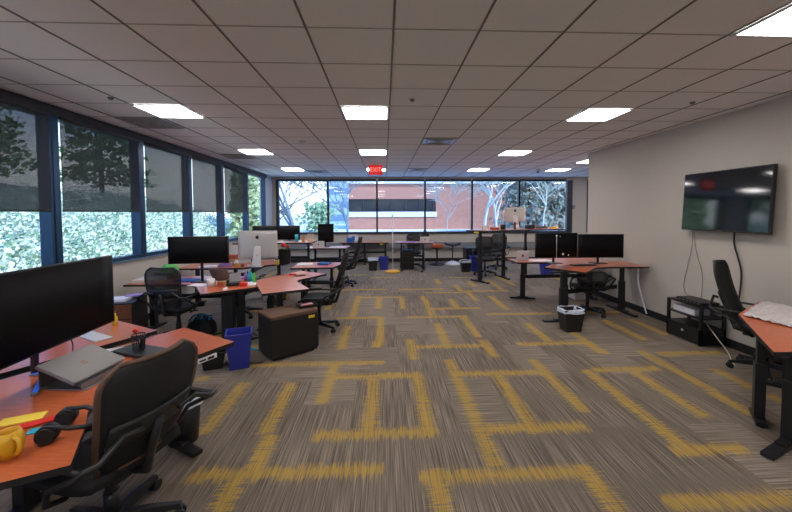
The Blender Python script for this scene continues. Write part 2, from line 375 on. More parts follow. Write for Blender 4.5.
# bands where desks or the frame hide the floor in the photograph
for (xx, yy) in ((-1.92, .2), (-1.0, -.3), (1.8, -.2), (.36, .5), (2.7, .3), (3.6, 1.2), (-2.4, 4.8), (-2.9, 6.6), (-2.4, 8.9), (-3.3, 10.2), (4.6, 9.0), (5.5, 10.3), (-1.5, 10.3), (3.7, 11.3)):
    BANDS.append(('V', xx, yy, yy+1.0)); BANDS.append(('H', yy+.02, xx, xx+.9))
def make_floor():
    nx, ny = 300, 366
    x0, x1, y0, y1 = XL-.2, XE+.2, YB-.2, YF+.2
    me = bpy.data.meshes.new('floor')
    vs = [(x0+(x1-x0)*i/nx, y0+(y1-y0)*j/ny, 0) for j in range(ny+1) for i in range(nx+1)]
    fs = [(j*(nx+1)+i, j*(nx+1)+i+1, (j+1)*(nx+1)+i+1, (j+1)*(nx+1)+i) for j in range(ny) for i in range(nx)]
    me.from_pydata(vs, [], fs); me.update()
    V = [-.2]*len(vs); H = [-.2]*len(vs)
    dx, dy = (x1-x0)/nx, (y1-y0)/ny
    for t, c, a, b in BANDS:
        if t == 'V': bx = (c-.35, c+.35, a-.3, b+.3)
        else: bx = (a-.3, b+.3, c-.35, c+.35)
        for j in range(max(0, int((bx[2]-y0)/dy)), min(ny, int((bx[3]-y0)/dy)+1)+1):
            for i in range(max(0, int((bx[0]-x0)/dx)), min(nx, int((bx[1]-x0)/dx)+1)+1):
                k = j*(nx+1)+i; x, y = vs[k][0], vs[k][1]
                if t == 'V': d = min(.065-abs(x-c), (y-a+.03)*2.5, (b+.03-y)*2.5); V[k] = max(V[k], d)
                else: d = min(.065-abs(y-c), (x-a+.06)*2.5, (b+.06-x)*2.5); H[k] = max(H[k], d)
    for nme, arr in (('band_v', V), ('band_h', H)):
        at = me.attributes.new(nme, 'FLOAT', 'POINT'); at.data.foreach_set('value', arr)
    me.materials.append(M['carpet'])
    o = bpy.data.objects.new('floor', me); COL.objects.link(o); o['kind'] = 'structure'
    return o
make_floor()
struct('floor_slab', B().box(((XL+XE)/2, (YB+YF)/2, -.12), (XE-XL+.6, YF-YB+.6, .2)), 'wall')
# ceiling: slab plus its grid of bars
JX, KY, CELL = .0702, 2.592, .61
def cellx(j): return JX+CELL*j
def celly(k): return KY+CELL*k
struct('ceiling', B().box(((XL+XE)/2, (YB+YF)/2, ZC+.06), (XE-XL+.6, YF-YB+.6, .1)), 'tile')
gb = B()
for j in range(-6, 16): gb.box((cellx(j), (YB+YF)/2, ZC+.0085), (.015, YF-YB, .007))
struct('trim_1', gb, 'tile_gap')
gb = B()
for k in range(-9, 18):
    if YB < celly(k) < YF: gb.box(((XL+XE)/2, celly(k), ZC+.0085), (XE-XL, .010, .005))
struct('trim_2', gb, 'tile_gap_pale')
# right wall with the corner, the wall behind it, the back wall
struct('wall_right', B().box((XR+.1, (YB+YCOR)/2, ZC/2), (.2, YCOR-YB, ZC+.02)), 'wall')
struct('wall_return', B().box(((XR+.2+XE)/2, YCOR-.1, ZC/2), (XE-XR-.2, .2, ZC+.02)), 'wall')
struct('wall_back', B().box(((XL+XR)/2, YB-.1, ZC/2), (XR-XL+.4, .2, ZC+.02)), 'wall')
struct('wall_east', B().box((XE+.1, (YCOR+YF)/2-.1, ZC/2), (.2, YF-YCOR+.4, ZC+.02)), 'wall')
struct('baseboard_right', B().box((XR-.006, (YB+YCOR)/2, .055), (.012, YCOR-YB, .11)), 'baseboard')
struct('baseboard_return', B().box(((XR+XE)/2, YCOR+.006, .055), (XE-XR, .012, .11)), 'baseboard')
SILL, HEAD = 1.06, 2.95
# left wall
LM = [-3.15+1.52*i for i in range(5)]   # mullion centres before the visible ones
LM = [-3.1, -1.6, -.1, 1.42, 2.94, 4.5, 6.05, 7.52, 9.0, 10.6, 12.2]
struct('wall_left', B().box((XL-.1, (YB+YF)/2, SILL/2-.01), (.2, YF-YB+.2, SILL)).box((XL-.1, (YB+YF)/2, (HEAD+ZC)/2+.01), (.2, YF-YB+.2, ZC-HEAD)).box((XL-.1, 12.72, (SILL+HEAD)/2), (.2, .85, HEAD-SILL)), 'wall')
struct('baseboard_left', B().box((XL+.006, (YB+YF)/2, .055), (.012, YF-YB, .11)), 'baseboard')
struct('trim_3', B().box((XL+.025, (YB+12.3)/2, (HEAD+ZC)/2-.005), (.05, 12.3-YB, ZC-HEAD+.008)), 'roller')
for i in range(len(LM)-1):
    a, b = LM[i], LM[i+1]
    w = B()
    w.box((XL-.04, a+.035, (SILL+HEAD)/2), (.14, .10, HEAD-SILL)).box((XL-.04, b-.025, (SILL+HEAD)/2), (.14, .05, HEAD-SILL))
    w.box((XL-.04, (a+b)/2, SILL+.03), (.13, b-a-.14, .06)).box((XL-.04, (a+b)/2, HEAD-.02), (.13, b-a-.14, .04))
    fr = w.build('window_%d' % (i+1), 'blue_metal'); fr['kind'] = 'structure'
    B().box((XL-.06, (a+b)/2+.01, (SILL+HEAD)/2), (.006, b-a-.12, HEAD-SILL-.08)).build('pane', 'glass', fr)
struct('trim_4', B().box((XL+.015, (YB+12.3)/2, SILL-.005), (.05, 12.3-YB, .02)), 'sill')
# far wall
FM = [-3.82, -2.015, -.265, 1.472, 3.191, 4.931, 6.72]
struct('wall_far', B().box(((XL+XE)/2, YF+.1, SILL/2-.015), (XE-XL+.4, .2, SILL-.01)).box(((XL+XE)/2, YF+.1, (HEAD+.02+ZC)/2+.01), (XE-XL+.4, .2, ZC-HEAD-.02))
       .box(((6.9+7.5)/2, YF+.1, (SILL+HEAD)/2), (.62, .2, HEAD-SILL+.06)).box((XL-.02, YF+.1, 2), (.24, .2, HEAD-SILL+.06)).box((9.3, YF+.1, 2), (.4, .2, HEAD-SILL+.06)), 'wall')
struct('baseboard_far', B().box(((XL+XE)/2, YF-.006, .06), (XE-XL, .012, .12)), 'baseboard')
FS = 1.03
spans = [(FM[i], FM[i+1]) for i in range(6)] + [(7.5, 9.1)]
for i, (a, b) in enumerate(spans):
    w = B(); wl = .05 if i else .09; wr = .05 if i != 5 else .2
    w.box((a+wl/2-.02, YF+.03, (FS+HEAD)/2), (wl, .13, HEAD-FS)).box((b-wr/2+.02 if i != 5 else b+.1, YF+.03, (FS+HEAD)/2), (wr, .13, HEAD-FS))
    w.box(((a+b)/2, YF+.03, FS+.03), (b-a-.05, .12, .05)).box(((a+b)/2, YF+.03, HEAD-.01), (b-a-.05, .12, .07))
    fr = w.build('window_%d' % (11+i), 'blue_metal' if i == 6 else 'window_metal'); fr['kind'] = 'structure'
    B().box(((a+b)/2, YF+.05, (FS+HEAD)/2), (b-a-.06, .006, HEAD-FS-.06)).build('pane', 'glass', fr)
struct('trim_5', B().box(((XL+6.9)/2, YF-.015, FS-.01), (6.9-XL, .06, .025)), 'window_metal')
# convector under the far windows
t = thing('wall_heater', 'long grey convector cover along the wall under the far windows', 'heater', (1.3, YF-.09, .46))
B().box((0, 0, .13), (9.6, .12, .2)).build('casing', 'heater', t, .01)
B().box((0, -.02, .234), (9.4, .05, .006)).build('grille', 'black_metal', t)
# shades: the five nearest windows have one, drawn to eye level
WHICH = {3: 'nearest to the camera', 4: 'second from the camera', 5: 'third from the camera', 6: 'fourth from the camera', 7: 'fifth from the camera', 8: 'farthest, beside the bare window'}
shade_names = {4: 'grey roller shade over the window behind the big front-left monitor', 5: 'grey roller shade on the second full window from the left edge',
               6: 'grey roller shade on the left window just beyond the green cap', 7: 'narrow grey roller shade, second from the far end of the left wall', 8: 'narrowest grey roller shade, beside the unshaded left window', 3: 'grey roller shade cut by the left edge of the picture'}
for i in range(3, 9):
    a, b = LM[i], LM[i+1]
    t = thing('roller_shade', shade_names[i], 'window shade', (XL+.035, (a+b)/2, 1.8), 0, 'roller shades on the left windows')
    wd = b-a; off = .025
    B().box((0, off, .56), (.004, wd-.15, 1.12)).build('fabric', 'shade', t)
    B().tube([(0, off-(wd-.15)/2, .005), (0, off+(wd-.15)/2, .005)], .010, 8).build('hem_bar', 'roller', t)
    B().tube([(0, off-(wd-.15)/2, 1.13), (0, off+(wd-.15)/2, 1.13)], .022, 10).build('roller_tube', 'roller', t)
# ceiling lights
def ceiling_light(j, k, label):
    t = thing('ceiling_light', label, 'ceiling light', (cellx(j)+CELL/2, celly(k)+CELL/2, ZC), 0, 'recessed square ceiling lights')
    w = CELL-.02
    B().box((0, w/2-.012, -.002), (w, .024, .012)).box((0, -w/2+.012, -.002), (w, .024, .012)).box((w/2-.012, 0, -.002), (.024, w-.048, .012)).box((-w/2+.012, 0, -.002), (.024, w-.048, .012)).build('frame', 'lamp_frame', t)
    B().box((0, 0, .001), (w-.05, w-.05, .010)).build('diffuser', 'panel', t)
    return t
L0 = ceiling_light(-1, 3, 'large square ceiling light in the middle of the ceiling, nearest of its column')
def light(j, k, label): return dup(L0, (cellx(j)+CELL/2, celly(k)+CELL/2, ZC), 0, label)
light(-5, 3, 'bright ceiling light at upper left above the window shades'); light(4, 3, 'bright ceiling light at right, above and left of the television')
light(-5, 8, 'second ceiling light of the left column, in front of the window wall'); light(-1, 8, 'ceiling light in the middle column just before the exit sign')
light(4, 8, 'second ceiling light of the right column, above the standing desk'); light(-5, 13, 'smallest ceiling light at left, near the far window with white sky')
light(-1, 13, 'ceiling light half hidden behind the red exit sign'); light(4, 13, 'ceiling light next to the far windows, above the birch tree')
light(8, 13, 'ceiling light near the far right end of the window wall'); light(8, 10, 'ceiling light cut off by the corner of the right wall')
light(4, -1, 'ceiling light cut by the right edge at the top right corner')
for (j, k) in ((-5, -2), (-1, -3), (-5, -7), (-1, -8), (4, -7), (12, 8), (12, 13)): light(j, k, 'square ceiling light outside the photograph, over the near half of the room')  # lights out of view, added to make the room brighter
def ceiling_vent(j, k, label, w=.59, d=.59):
    t = thing('ceiling_vent', label, 'air vent', (cellx(j)+CELL/2, celly(k)+CELL/2, ZC-.002), 0)
    b = B()
    for s in (w, w*.75, w*.5, w*.28): b.box((0, s/2*d/w-.008, 0), (s, .016, .016)).box((0, -s/2*d/w+.008, 0), (s, .016, .016)).box((s/2-.008, 0, 0), (.016, s*d/w-.032, .016)).box((-s/2+.008, 0, 0), (.016, s*d/w-.032, .016))
    b.build('slat', 'vent', t); B().box((0, 0, .004), (w-.02, d-.02, .004)).build('backing', 'grey_metal', t)
ceiling_vent(-6, 4, 'dark square ceiling vent beside the bright upper left light'); ceiling_vent(-6, 9, 'ceiling vent next to the second light of the left column')
ceiling_vent(1, 6, 'square ceiling vent right of centre, before the far windows'); ceiling_vent(1, 13, 'ceiling vent close to the far windows right of the exit sign'); ceiling_vent(-4, 14, 'pale ceiling vent beside the farthest left ceiling light')
def small_lathe(name, label, cat, x, y, prof, m='white_plastic'):
    o = B().lathe(prof, n=16).build(name, m); tag(o, label, cat, loc=(x, y, ZC)); return o
prof2 = [(.001, -.02), (.02, -.02), (.03, .004), (.001, .004)]
prof = [(.001, -.035), (.03, -.035), (.055, -.02), (.065, .004), (.001, .004)]
small_lathe('smoke_detector', 'round smoke detector on the ceiling left of the middle lights', 'smoke detector', -1.45, 6.6, prof)
small_lathe('sprinkler_head', 'small sprinkler head on the ceiling at upper left, before the bright light', 'sprinkler', -3.02, 4.2, prof2, 'grey_metal')
small_lathe('sprinkler_head', 'small sprinkler head on the ceiling above the television', 'sprinkler', 3.62, 4.15, prof2, 'grey_metal')
small_lathe('sprinkler_head', 'small sprinkler head right of the centre line of the ceiling', 'sprinkler', .32, 4.15, prof2, 'grey_metal')
t = thing('security_camera', 'small dark dome camera on the ceiling beside the far right light', 'camera', (4.62, 10.75, ZC))
B().lathe([(.001, -.05), (.05, -.05), (.06, .001), (.001, .001)], n=16).build('base', 'white_plastic', t); B().ball((0, 0, -.06), .042).build('dome', 'dark_logo', t)
# exit sign
t = thing('exit_sign', 'red glowing EXIT sign hanging from the ceiling before the far windows', 'exit sign', (-.23, 9.8, 2.80))
B().box((0, 0, .12), (.36, .05, .25)).build('housing', 'exit_red', t, .01)
B().box((0, 0, .248), (.16, .04, .006)).build('mount', 'grey_metal', t)
def text_mesh(txt, size, m, parent, loc, rot, name='lettering', ext=.002, sx=1):
    cu = bpy.data.curves.new(name, 'FONT'); cu.body = txt; cu.size = size; cu.align_x = 'CENTER'; cu.align_y = 'CENTER'; cu.extrude = ext
    tmp = bpy.data.objects.new(name, cu); COL.objects.link(tmp)
    dg = bpy.context.evaluated_depsgraph_get(); dg.update()
    me = bpy.data.meshes.new_from_object(tmp.evaluated_get(dg)); COL.objects.unlink(tmp); bpy.data.objects.remove(tmp)
    me.materials.clear(); me.materials.append(M[m]); o = bpy.data.objects.new(name, me); COL.objects.link(o); o.parent = parent
    o.location = loc; o.rotation_euler = rot; o.scale = (sx, 1, 1); return o
text_mesh('EXIT', .17, 'exit_letter', t, (0, -.028, .12), (PI/2, 0, 0), sx=.85)
# wall thermostat at the far right pier
o = B().box((0, 0, 0), (.10, .03, .14)).build('wall_switch', 'grey_metal', bevel=.005); tag(o, 'small dark wall switch on the pier right of the far windows', 'wall switch', loc=(6.98, YF-.017, 1.96))

# ================================================================ OUTDOORS
def ground_z(x, y): return 0
struct('ground', B().box((20, 88.4, -.2), (260, 150, .3)), 'paving')
def hill():
    b = B(); nx, ny = 40, 60
    def P(u, v):
        x = -6.5-45*u; y = -12+36*v
        z = -.6+5.0*min(1, u*2.2)**.8+.4*noise.noise(Vector((x*.4, y*.4, 0)))
        return (x, y, z)
    b.sheet(P, nx, ny, .1); o = b.build('hillside', 'soil'); o['kind'] = 'structure'
    return P
hp = hill()
def hz_at(x):
    u = (-6.5-x)/45; return -.6+5.0*min(1, max(0, u)*2.2)**.8
def leaves(b, c, r, n, size, zs=1, up=.3):
    for _ in range(n):
        while True:
            d = Vector((random.uniform(-1, 1), random.uniform(-1, 1), random.uniform(-1, 1)))
            if d.length < 1: break
        p = Vector(c)+Vector((d.x*r, d.y*r, d.z*r*zs))
        a = Vector((random.gauss(0, 1), random.gauss(0, 1), random.gauss(0, 1)+up)).normalized(); q = a.orthogonal().normalized()
        s = size*random.uniform(.5, 1.5); w = s*.35
        b._add([p-a*s/2-q*w*.3, p+q*w, p+a*s/2+q*w*.2, p-q*w], [(0, 1, 2, 3)], False)
b = B()
for i in range(15000):
    x = -7-random.random()**1.3*9; y = random.uniform(-1, 23)
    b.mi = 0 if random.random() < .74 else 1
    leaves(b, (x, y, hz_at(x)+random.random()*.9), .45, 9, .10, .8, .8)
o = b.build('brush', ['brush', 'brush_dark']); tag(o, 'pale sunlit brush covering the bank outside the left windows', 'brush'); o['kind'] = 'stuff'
def conifer(x, y, z, h, r, m, label, grp, n=900, cat='tree'):
    t = thing('evergreen_tree', label, cat, (x, y, z), 0, grp)
    B().tube([(0, 0, -.3), (0, 0, h*.9)], .16, 7, r2=.03).build('trunk', 'bark_dark', t)
    b = B()
    for i in range(n//2):
        f = random.random(); zz = h*(.12+.88*f); rr = r*(1-f*.75)*random.uniform(.3, 1); a = random.uniform(0, 2*PI)
        leaves(b, (rr*math.cos(a), rr*math.sin(a), zz), .42, 9, .24, .5, 0)
    b.build('foliage', m, t); return t
spots = [(-17, 4, 'leftmost'), (-19, 8.5, 'b'), (-17, 13, 'c'), (-20, 18, 'd'), (-18, 24, 'e'), (-18, -1, 'f'), (-25, 6, 'g'), (-26, 15, 'h')]
desc = ['broad evergreen behind the shade at the left edge', 'evergreen behind the shade above the big front monitor', 'evergreen behind the second full shade of the left wall', 'evergreen seen between the second and third shades',
        'evergreen behind the third shade of the left wall', 'evergreen outside the near end of the left windows', 'distant evergreen between the first two behind the left shades', 'distant evergreen farther back behind the third shade']
for (x, y, _), d in zip(spots, desc): conifer(x, y, hz_at(x), random.uniform(7, 10), random.uniform(2.6, 3.2), 'needle', d, 'evergreens on the bank outside the left windows', 1300)
conifer(-6.6, 17.6, -.6, 6.5, .55, 'leaf_lime', 'slim lime green tree outside the unshaded left window', None, 1500)
# bare trees
def bare_tree(x, y, z, h, m, label, seed, spread=.5, depth=6, lean=(0, 0), r0=.14, minr=.012):
    rnd = random.Random(seed); t = thing('bare_tree', label, 'tree', (x, y, z))
    bt, bb = B(), B()
    def grow(p, d, L, r, k):
        pts = [p]; q = p
        for s in range(4):
            d = (d+Vector((rnd.gauss(0, .10), rnd.gauss(0, .10), rnd.gauss(.03, .06)))).normalized(); q = q+d*L/4; pts.append(q)
        (bt if k >= depth-1 else bb).tube(pts, r, 5, r2=max(minr, r*.62))
        if k == 0: return
        for i in range(rnd.choice((2, 3, 3)) if k < depth else 4):
            a = rnd.uniform(0, 2*PI); side = Vector((math.cos(a), math.sin(a), rnd.uniform(-.1, .35)))
            grow(pts[rnd.choice((2, 3, 4, 4))], (d+side*spread*rnd.uniform(.6, 1.5)).normalized(), L*rnd.uniform(.6, .85), max(minr, r*.62), k-1)
    grow(Vector((0, 0, -.3)), Vector((lean[0], lean[1], 1)).normalized(), h*.30, r0, depth)
    bt.build('trunk', m, t); bb.build('branches', m, t); return t
bare_tree(6.5, 23, -.05, 11, 'bark', 'big pale bare tree outside the fourth and fifth far windows', 3, 1.15, 6, (-.05, 0), .13, .019)
bare_tree(7.6, 24, -.05, 10, 'bark', 'pale bare tree close behind the big one outside the far windows', 11, 1.1, 6, (.05, 0), .11, .019)
bare_tree(-4.6, 20, -.05, 8, 'bark_blue', 'bluish bare tree low in the far window with white sky', 5, .6, 5, (0, 0), .13, .016)
bare_tree(-7.4, 21, -.05, 9, 'bark_blue', 'bare tree at the left edge of the white far window', 8, .9, 5, (.5, 0), .07, .010)
bare_tree(-2.6, 25, -.05, 8, 'bark_blue', 'bare tree in the second far window beside the brick building', 21, .6, 5, (0, 0), .1, .018)
bare_tree(4.6, 27, -.05, 7.5, 'bark', 'slender pale bare tree outside the middle far windows', 12, 1.1, 6, (.3, 0), .045, .012)
bare_tree(11.5, 26, -.05, 9, 'bark', 'bare tree outside the rightmost big far window', 31, 1.0, 6, (0, 0), .07, .016)
for i, (x, y, lab) in enumerate(((12.5, 31, 'grey green thicket left of the far right window frame'), (15.8, 32, 'grey green thicket in the rightmost big far window'), (19.5, 33, 'grey green thicket at the far right beyond the pier'))):
    t = thing('thicket', lab, 'bush', (x, y, -.05)); b = B()
    for _ in range(420): leaves(b, (random.gauss(0, 1.3), random.gauss(0, 1), random.uniform(.6, 7.4)), .7, 6, .42)
    b.build('foliage', 'thicket', t)
    B().tube([(0, 0, -.1), (.1, 0, 5)], .14, 6, r2=.04).build('trunk', 'bark_dark', t)
# brick office block with a band of windows
t = thing('brick_building', 'red brick office block with a dark window band and white stone strip', 'building', (9.5, 40, -.6))
w0, w1 = -13.4, 24
bb = B(); bb.box(((w0+w1)/2, 5, 5.95-3.23/1), (w1-w0, 10, .001))
bb = B(); bb.box(((w0+w1)/2, 5, .97), (w1-w0, 10, 1.94)).box(((w0+w1)/2, 5, 4.74), (w1-w0, 10, 1.68)).box(((-3.8+w1)/2, 5, 2.92), (w1+3.8, 10, 1.96)); bb.build('wall', 'brick', t)
B().box(((w0-3.8)/2, 5.1, 3.2), (-3.8-w0, 9.8, 1.4)).build('window_band', 'dark_glass', t)
mb = B()
for i in range(7): mb.box((w0+.02+i*1.55, .1, 3.2), (.09, .12, 1.4))
mb.build('window_mullion', 'window_metal', t)
B().box(((w0-3.8)/2, -.05, 2.2), (-3.8-w0+.2, .2, .55)).build('stone_strip', 'band_white', t)
B().box(((w0+w1)/2, 4.9, 5.75), (w1-w0+.3, 10.4, .34)).build('coping', 'band_white', t)
t = thing('pale_building', 'pale blue clad building far behind, left of the brick block', 'building', (-6.6, 62, -.6))
B().box((0, 0, 4.6), (5.2, 8, 9.2)).build('wall', 'pale_glass', t)
wb_ = B()
for k in range(4): wb_.box((0, -4.03, 1.6+2.1*k), (4.8, .06, 1.0))
wb_.build('window_band', 'sill', t)
B().box((0, 0, 9.3), (5.5, 8.3, .3)).build('roof_edge', 'band_white', t)
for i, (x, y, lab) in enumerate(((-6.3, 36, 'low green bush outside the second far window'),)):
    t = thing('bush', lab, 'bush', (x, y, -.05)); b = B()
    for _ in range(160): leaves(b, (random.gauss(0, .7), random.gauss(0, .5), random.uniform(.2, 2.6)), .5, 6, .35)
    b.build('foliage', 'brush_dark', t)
# ================================================================ FURNITURE
def desk(label, poly, z, legs, beams=(), th=.03, group=None, name='corner_desk', handset=None, inner=()):
    cx_ = sum(p[0] for p in poly)/len(poly); cy_ = sum(p[1] for p in poly)/len(poly)
    t = thing(name, label, 'desk', (cx_, cy_, 0), 0, group)
    L = lambda p: (p[0]-cx_, p[1]-cy_)
    B().prism([L(p) for p in poly], z-th, z, 1).build('tabletop', ['cherry', 'black_plastic'], t)
    for (x, y, ang, fl) in legs:
        lx, ly = L((x, y)); d = Vector((math.cos(ang), math.sin(ang), 0)); R = Matrix.Rotation(ang, 3, 'Z')
        b = B().box((lx, ly, z*.5*.62+.03), (.10, .07, z*.62), ang); b.box((lx, ly, z*.75), (.075, .05, z*.5-.045), ang)
        b.box((lx, ly, z-th-.012), (.45, .06, .022), ang)
        lg = b.build('leg', 'black_metal', t, .004)
        fb = B(); vs = []
        fb.box((lx, ly, .022), (fl, .075, .03), ang); fb.box((lx, ly, .045), (fl*.45, .06, .02), ang)
        for s in (-1, 1): fb.cyl((lx+d.x*s*fl*.45, ly+d.y*s*fl*.45), .018, 0, .010, 10)
        fb.build('foot', 'black_metal', lg, .006)
    for (a, b_, hz_) in beams:
        a2, b2 = L(a), L(b_); dv = Vector((b2[0]-a2[0], b2[1]-a2[1], 0)); an = math.atan2(dv.y, dv.x)
        B().box(((a2[0]+b2[0])/2, (a2[1]+b2[1])/2, hz_), (dv.length, .035, .07), an).build('crossbeam', 'black_metal', t, .004)
    if handset:
        hx, hy, an, m = handset; p = L((hx, hy))
        B().box((p[0], p[1], z-th-.02), (.12, .03, .035), an).build('handset', m, t, .003)
    return t
def arc(p0, p1, p2, n=6):
    out = []
    for i in range(n+1):
        s = i/n; out.append(((1-s)**2*p0[0]+2*s*(1-s)*p1[0]+s*s*p2[0], (1-s)**2*p0[1]+2*s*(1-s)*p1[1]+s*s*p2[1]))
    return out
ZF = .75
deskF = desk('large cherry corner desk at front left, carrying the big monitor and laptop',
     [(-1.2, 2.9)] + arc((-1.42, 2.52), (-1.75, 2.12), (-1.45, 1.78)) + [(-1.28, 1.49), (-1.95, 1.17), (-2.43, 2.19), (-1.80, 3.29)], ZF,
     [(-1.60, 2.78, rad(-32), .55), (-1.75, 1.50, rad(-150), .55), (-2.15, 2.2, rad(90), .5)], [((-1.60, 2.80), (-2.1, 2.25), .5), ((-1.75, 1.5), (-2.1, 2.2), .5)])
# control box and power strip below its tip
h = B().box((0, 0, 0), (.15, .012, .035)).build('handset', 'white_plastic', deskF, .003); h.location = (-1.315-deskF.location.x, 2.70-deskF.location.y, ZF-.052); h.rotation_euler = (0, 0, rad(60)); h['label'] = 'white height control with dark slots'
k = B().box((.025, -.0075, 0), (.05, .004, .018)).box((-.04, -.0075, 0), (.05, .004, .012)).build('slots', 'dark_logo', h)
deskG = desk('cherry corner desk behind the big monitor, facing the windows',
     [(-1.99, 3.22), (-2.62, 3.58), (-3.05, 2.84), (-3.2, 2.3), (-2.9, 1.5), (-2.5, 1.5), (-2.60, 2.12), (-2.5, 2.32)], ZF, [(-2.35, 3.15, rad(60), .5), (-2.85, 1.75, rad(90), .5)], [((-2.35, 3.1), (-2.8, 1.9), .5)])
deskC = desk('cherry corner desk with the wide black monitor and clutter, by the windows',
     [(-1.77, 5.06), (-2.33, 4.66)] + arc((-2.58, 5.06), (-2.72, 5.33), (-3.0, 5.33)) + [(-3.75, 5.33), (-3.75, 6.02), (-2.36, 6.02)], ZF,
     [(-1.98, 5.02, rad(36), .5), (-2.35, 5.60, rad(120), .5), (-3.55, 5.68, rad(90), .5)], [((-2.05, 5.1), (-2.4, 5.7), .5), ((-2.4, 5.68), (-3.5, 5.68), .5)])
B().box((0, 0, 0), (.16, .10, .62)).build('cable_duct', 'black_metal', deskC, .01).location = (-2.13-deskC.location.x, 4.99-deskC.location.y, .36)
deskD = desk('bare glossy cherry corner desk with a mesh chair pushed in, behind the black pedestal',
     [(-1.55, 4.62), (-1.02, 4.90)] + arc((-1.22, 5.28), (-1.42, 5.52), (-1.22, 5.72)) + [(-.98, 6.1), (-1.48, 6.45), (-1.98, 5.56)], ZF,
     [(-1.42, 4.92, rad(28), .5), (-1.35, 6.1, rad(-32), .5), (-1.72, 5.5, rad(0), .4)], [((-1.42, 4.95), (-1.72, 5.5), .5)])
benchE = desk('long dark wood desk under the silver computer, along the window side',
     [(-3.85, 6.78), (-2.63, 6.80), (-1.95, 7.45), (-2.4, 8.0), (-2.95, 7.45), (-3.85, 7.42)], .76, [(-3.6, 7.1, rad(90), .5), (-2.9, 7.15, rad(90), .5), (-2.2, 7.6, rad(130), .5)], [((-3.6, 7.1), (-2.9, 7.15), .5)])
deskH = desk('raised standing desk with two dark monitors before the white far window', [(-3.3, 8.0), (-1.62, 8.05), (-1.62, 8.8), (-3.3, 8.8)], 1.12, [(-3.0, 8.4, rad(90), .55), (-1.75, 8.4, rad(90), .55)], [((-3.0, 8.4), (-1.75, 8.4), .75)], handset=(-2.22, 8.0, 0, 'yellow_note'), name='standing_desk')
deskI = desk('raised desk holding the single portrait monitor near the far windows', [(-2.05, 9.4), (-1.0, 9.35), (-.95, 10.1), (-2.05, 10.1)], .86, [(-1.85, 9.75, rad(90), .55), (-1.2, 9.75, rad(90), .55)], [((-1.85, 9.75), (-1.2, 9.75), .55)], name='standing_desk')
deskJ = desk('cherry desk with loose papers just beyond the pushed-in mesh chair', [(-1.75, 6.78), (-.98, 6.82), (-.82, 7.5), (-1.75, 7.6)], .75, [(-1.6, 7.2, rad(90), .5), (-1.05, 7.2, rad(90), .5)], [((-1.6, 7.2), (-1.05, 7.2), .4)], name='office_desk')
deskK = desk('empty desk standing against the wall under the middle far windows', [(-1.5, 12.3), (.15, 12.3), (.15, 12.95), (-1.5, 12.95)], .76, [(-1.4, 12.6, rad(90), .55), (-.69, 12.6, rad(90), .55), (.03, 12.6, rad(90), .55)], [((-1.4, 12.6), (-.69, 12.6), .40), ((-.69, 12.6), (.03, 12.6), .40), ((-1.4, 12.85), (.03, 12.85), .12)], handset=(-.1, 12.29, 0, 'yellow_note'), name='office_desk')
deskL = desk('desk with a white laptop and a black bag, left of the stools', [(.36, 11.05), (1.42, 10.75), (1.62, 11.4), (.36, 11.65)], .86, [(.52, 11.25, rad(90), .55), (1.18, 10.95, rad(75), .6)], [((.52, 11.3), (1.18, 11.0), .45)], handset=(1.52, 10.98, rad(70), 'yellow_note'), name='office_desk')
deskM = desk('tall raised standing desk with the silver computer, before the far windows', [(2.1, 9.25), (2.55, 8.75), (3.35, 9.2), (4.9, 9.55), (4.9, 10.25), (3.1, 10.1)], 1.32, [(2.42, 9.05, rad(120), .6), (3.2, 9.6, rad(100), .6), (3.86, 9.75, rad(90), .6)], [((2.42, 9.1), (3.2, 9.6), .75)], handset=(2.3, 8.99, rad(-45), 'yellow_note'), name='standing_desk')
deskB = desk('bright cherry corner desk at right beside the wall, with two monitors',
     [(2.68, 5.93), (3.07, 5.375)] + arc((3.3, 5.6), (3.5, 5.92), (3.85, 5.90)) + [(4.44, 5.86), (4.46, 6.55), (3.35, 6.72)], .85,
     [(2.86, 5.66, rad(0), .62), (3.02, 5.9, rad(36), .3), (4.2, 6.2, rad(-90), .75)], [((3.02, 5.95), (4.2, 6.35), .42)])
deskB2 = desk('long cherry desk with a white laptop, behind the right corner desk', [(2.62, 7.03), (4.44, 7.0), (4.44, 7.65), (2.62, 7.65)], .78, [(2.82, 7.25, rad(-14), .5), (4.25, 7.3, rad(90), .5)], [((2.82, 7.25), (4.25, 7.3), .46)], name='office_desk')
deskA = desk('cherry corner desk cut by the right edge, partly under plastic wrap', [(2.82, 2.47), (3.52, 3.42), (4.25, 3.9), (4.44, 3.5), (4.44, 1.9), (3.8, 1.9), (3.4, 2.46)], .75,
     [(3.17, 2.88, rad(52), .3), (3.07, 2.56, rad(204), .75), (4.0, 3.35, rad(125), .5)], [((3.2, 2.95), (4.0, 3.35), .5)])

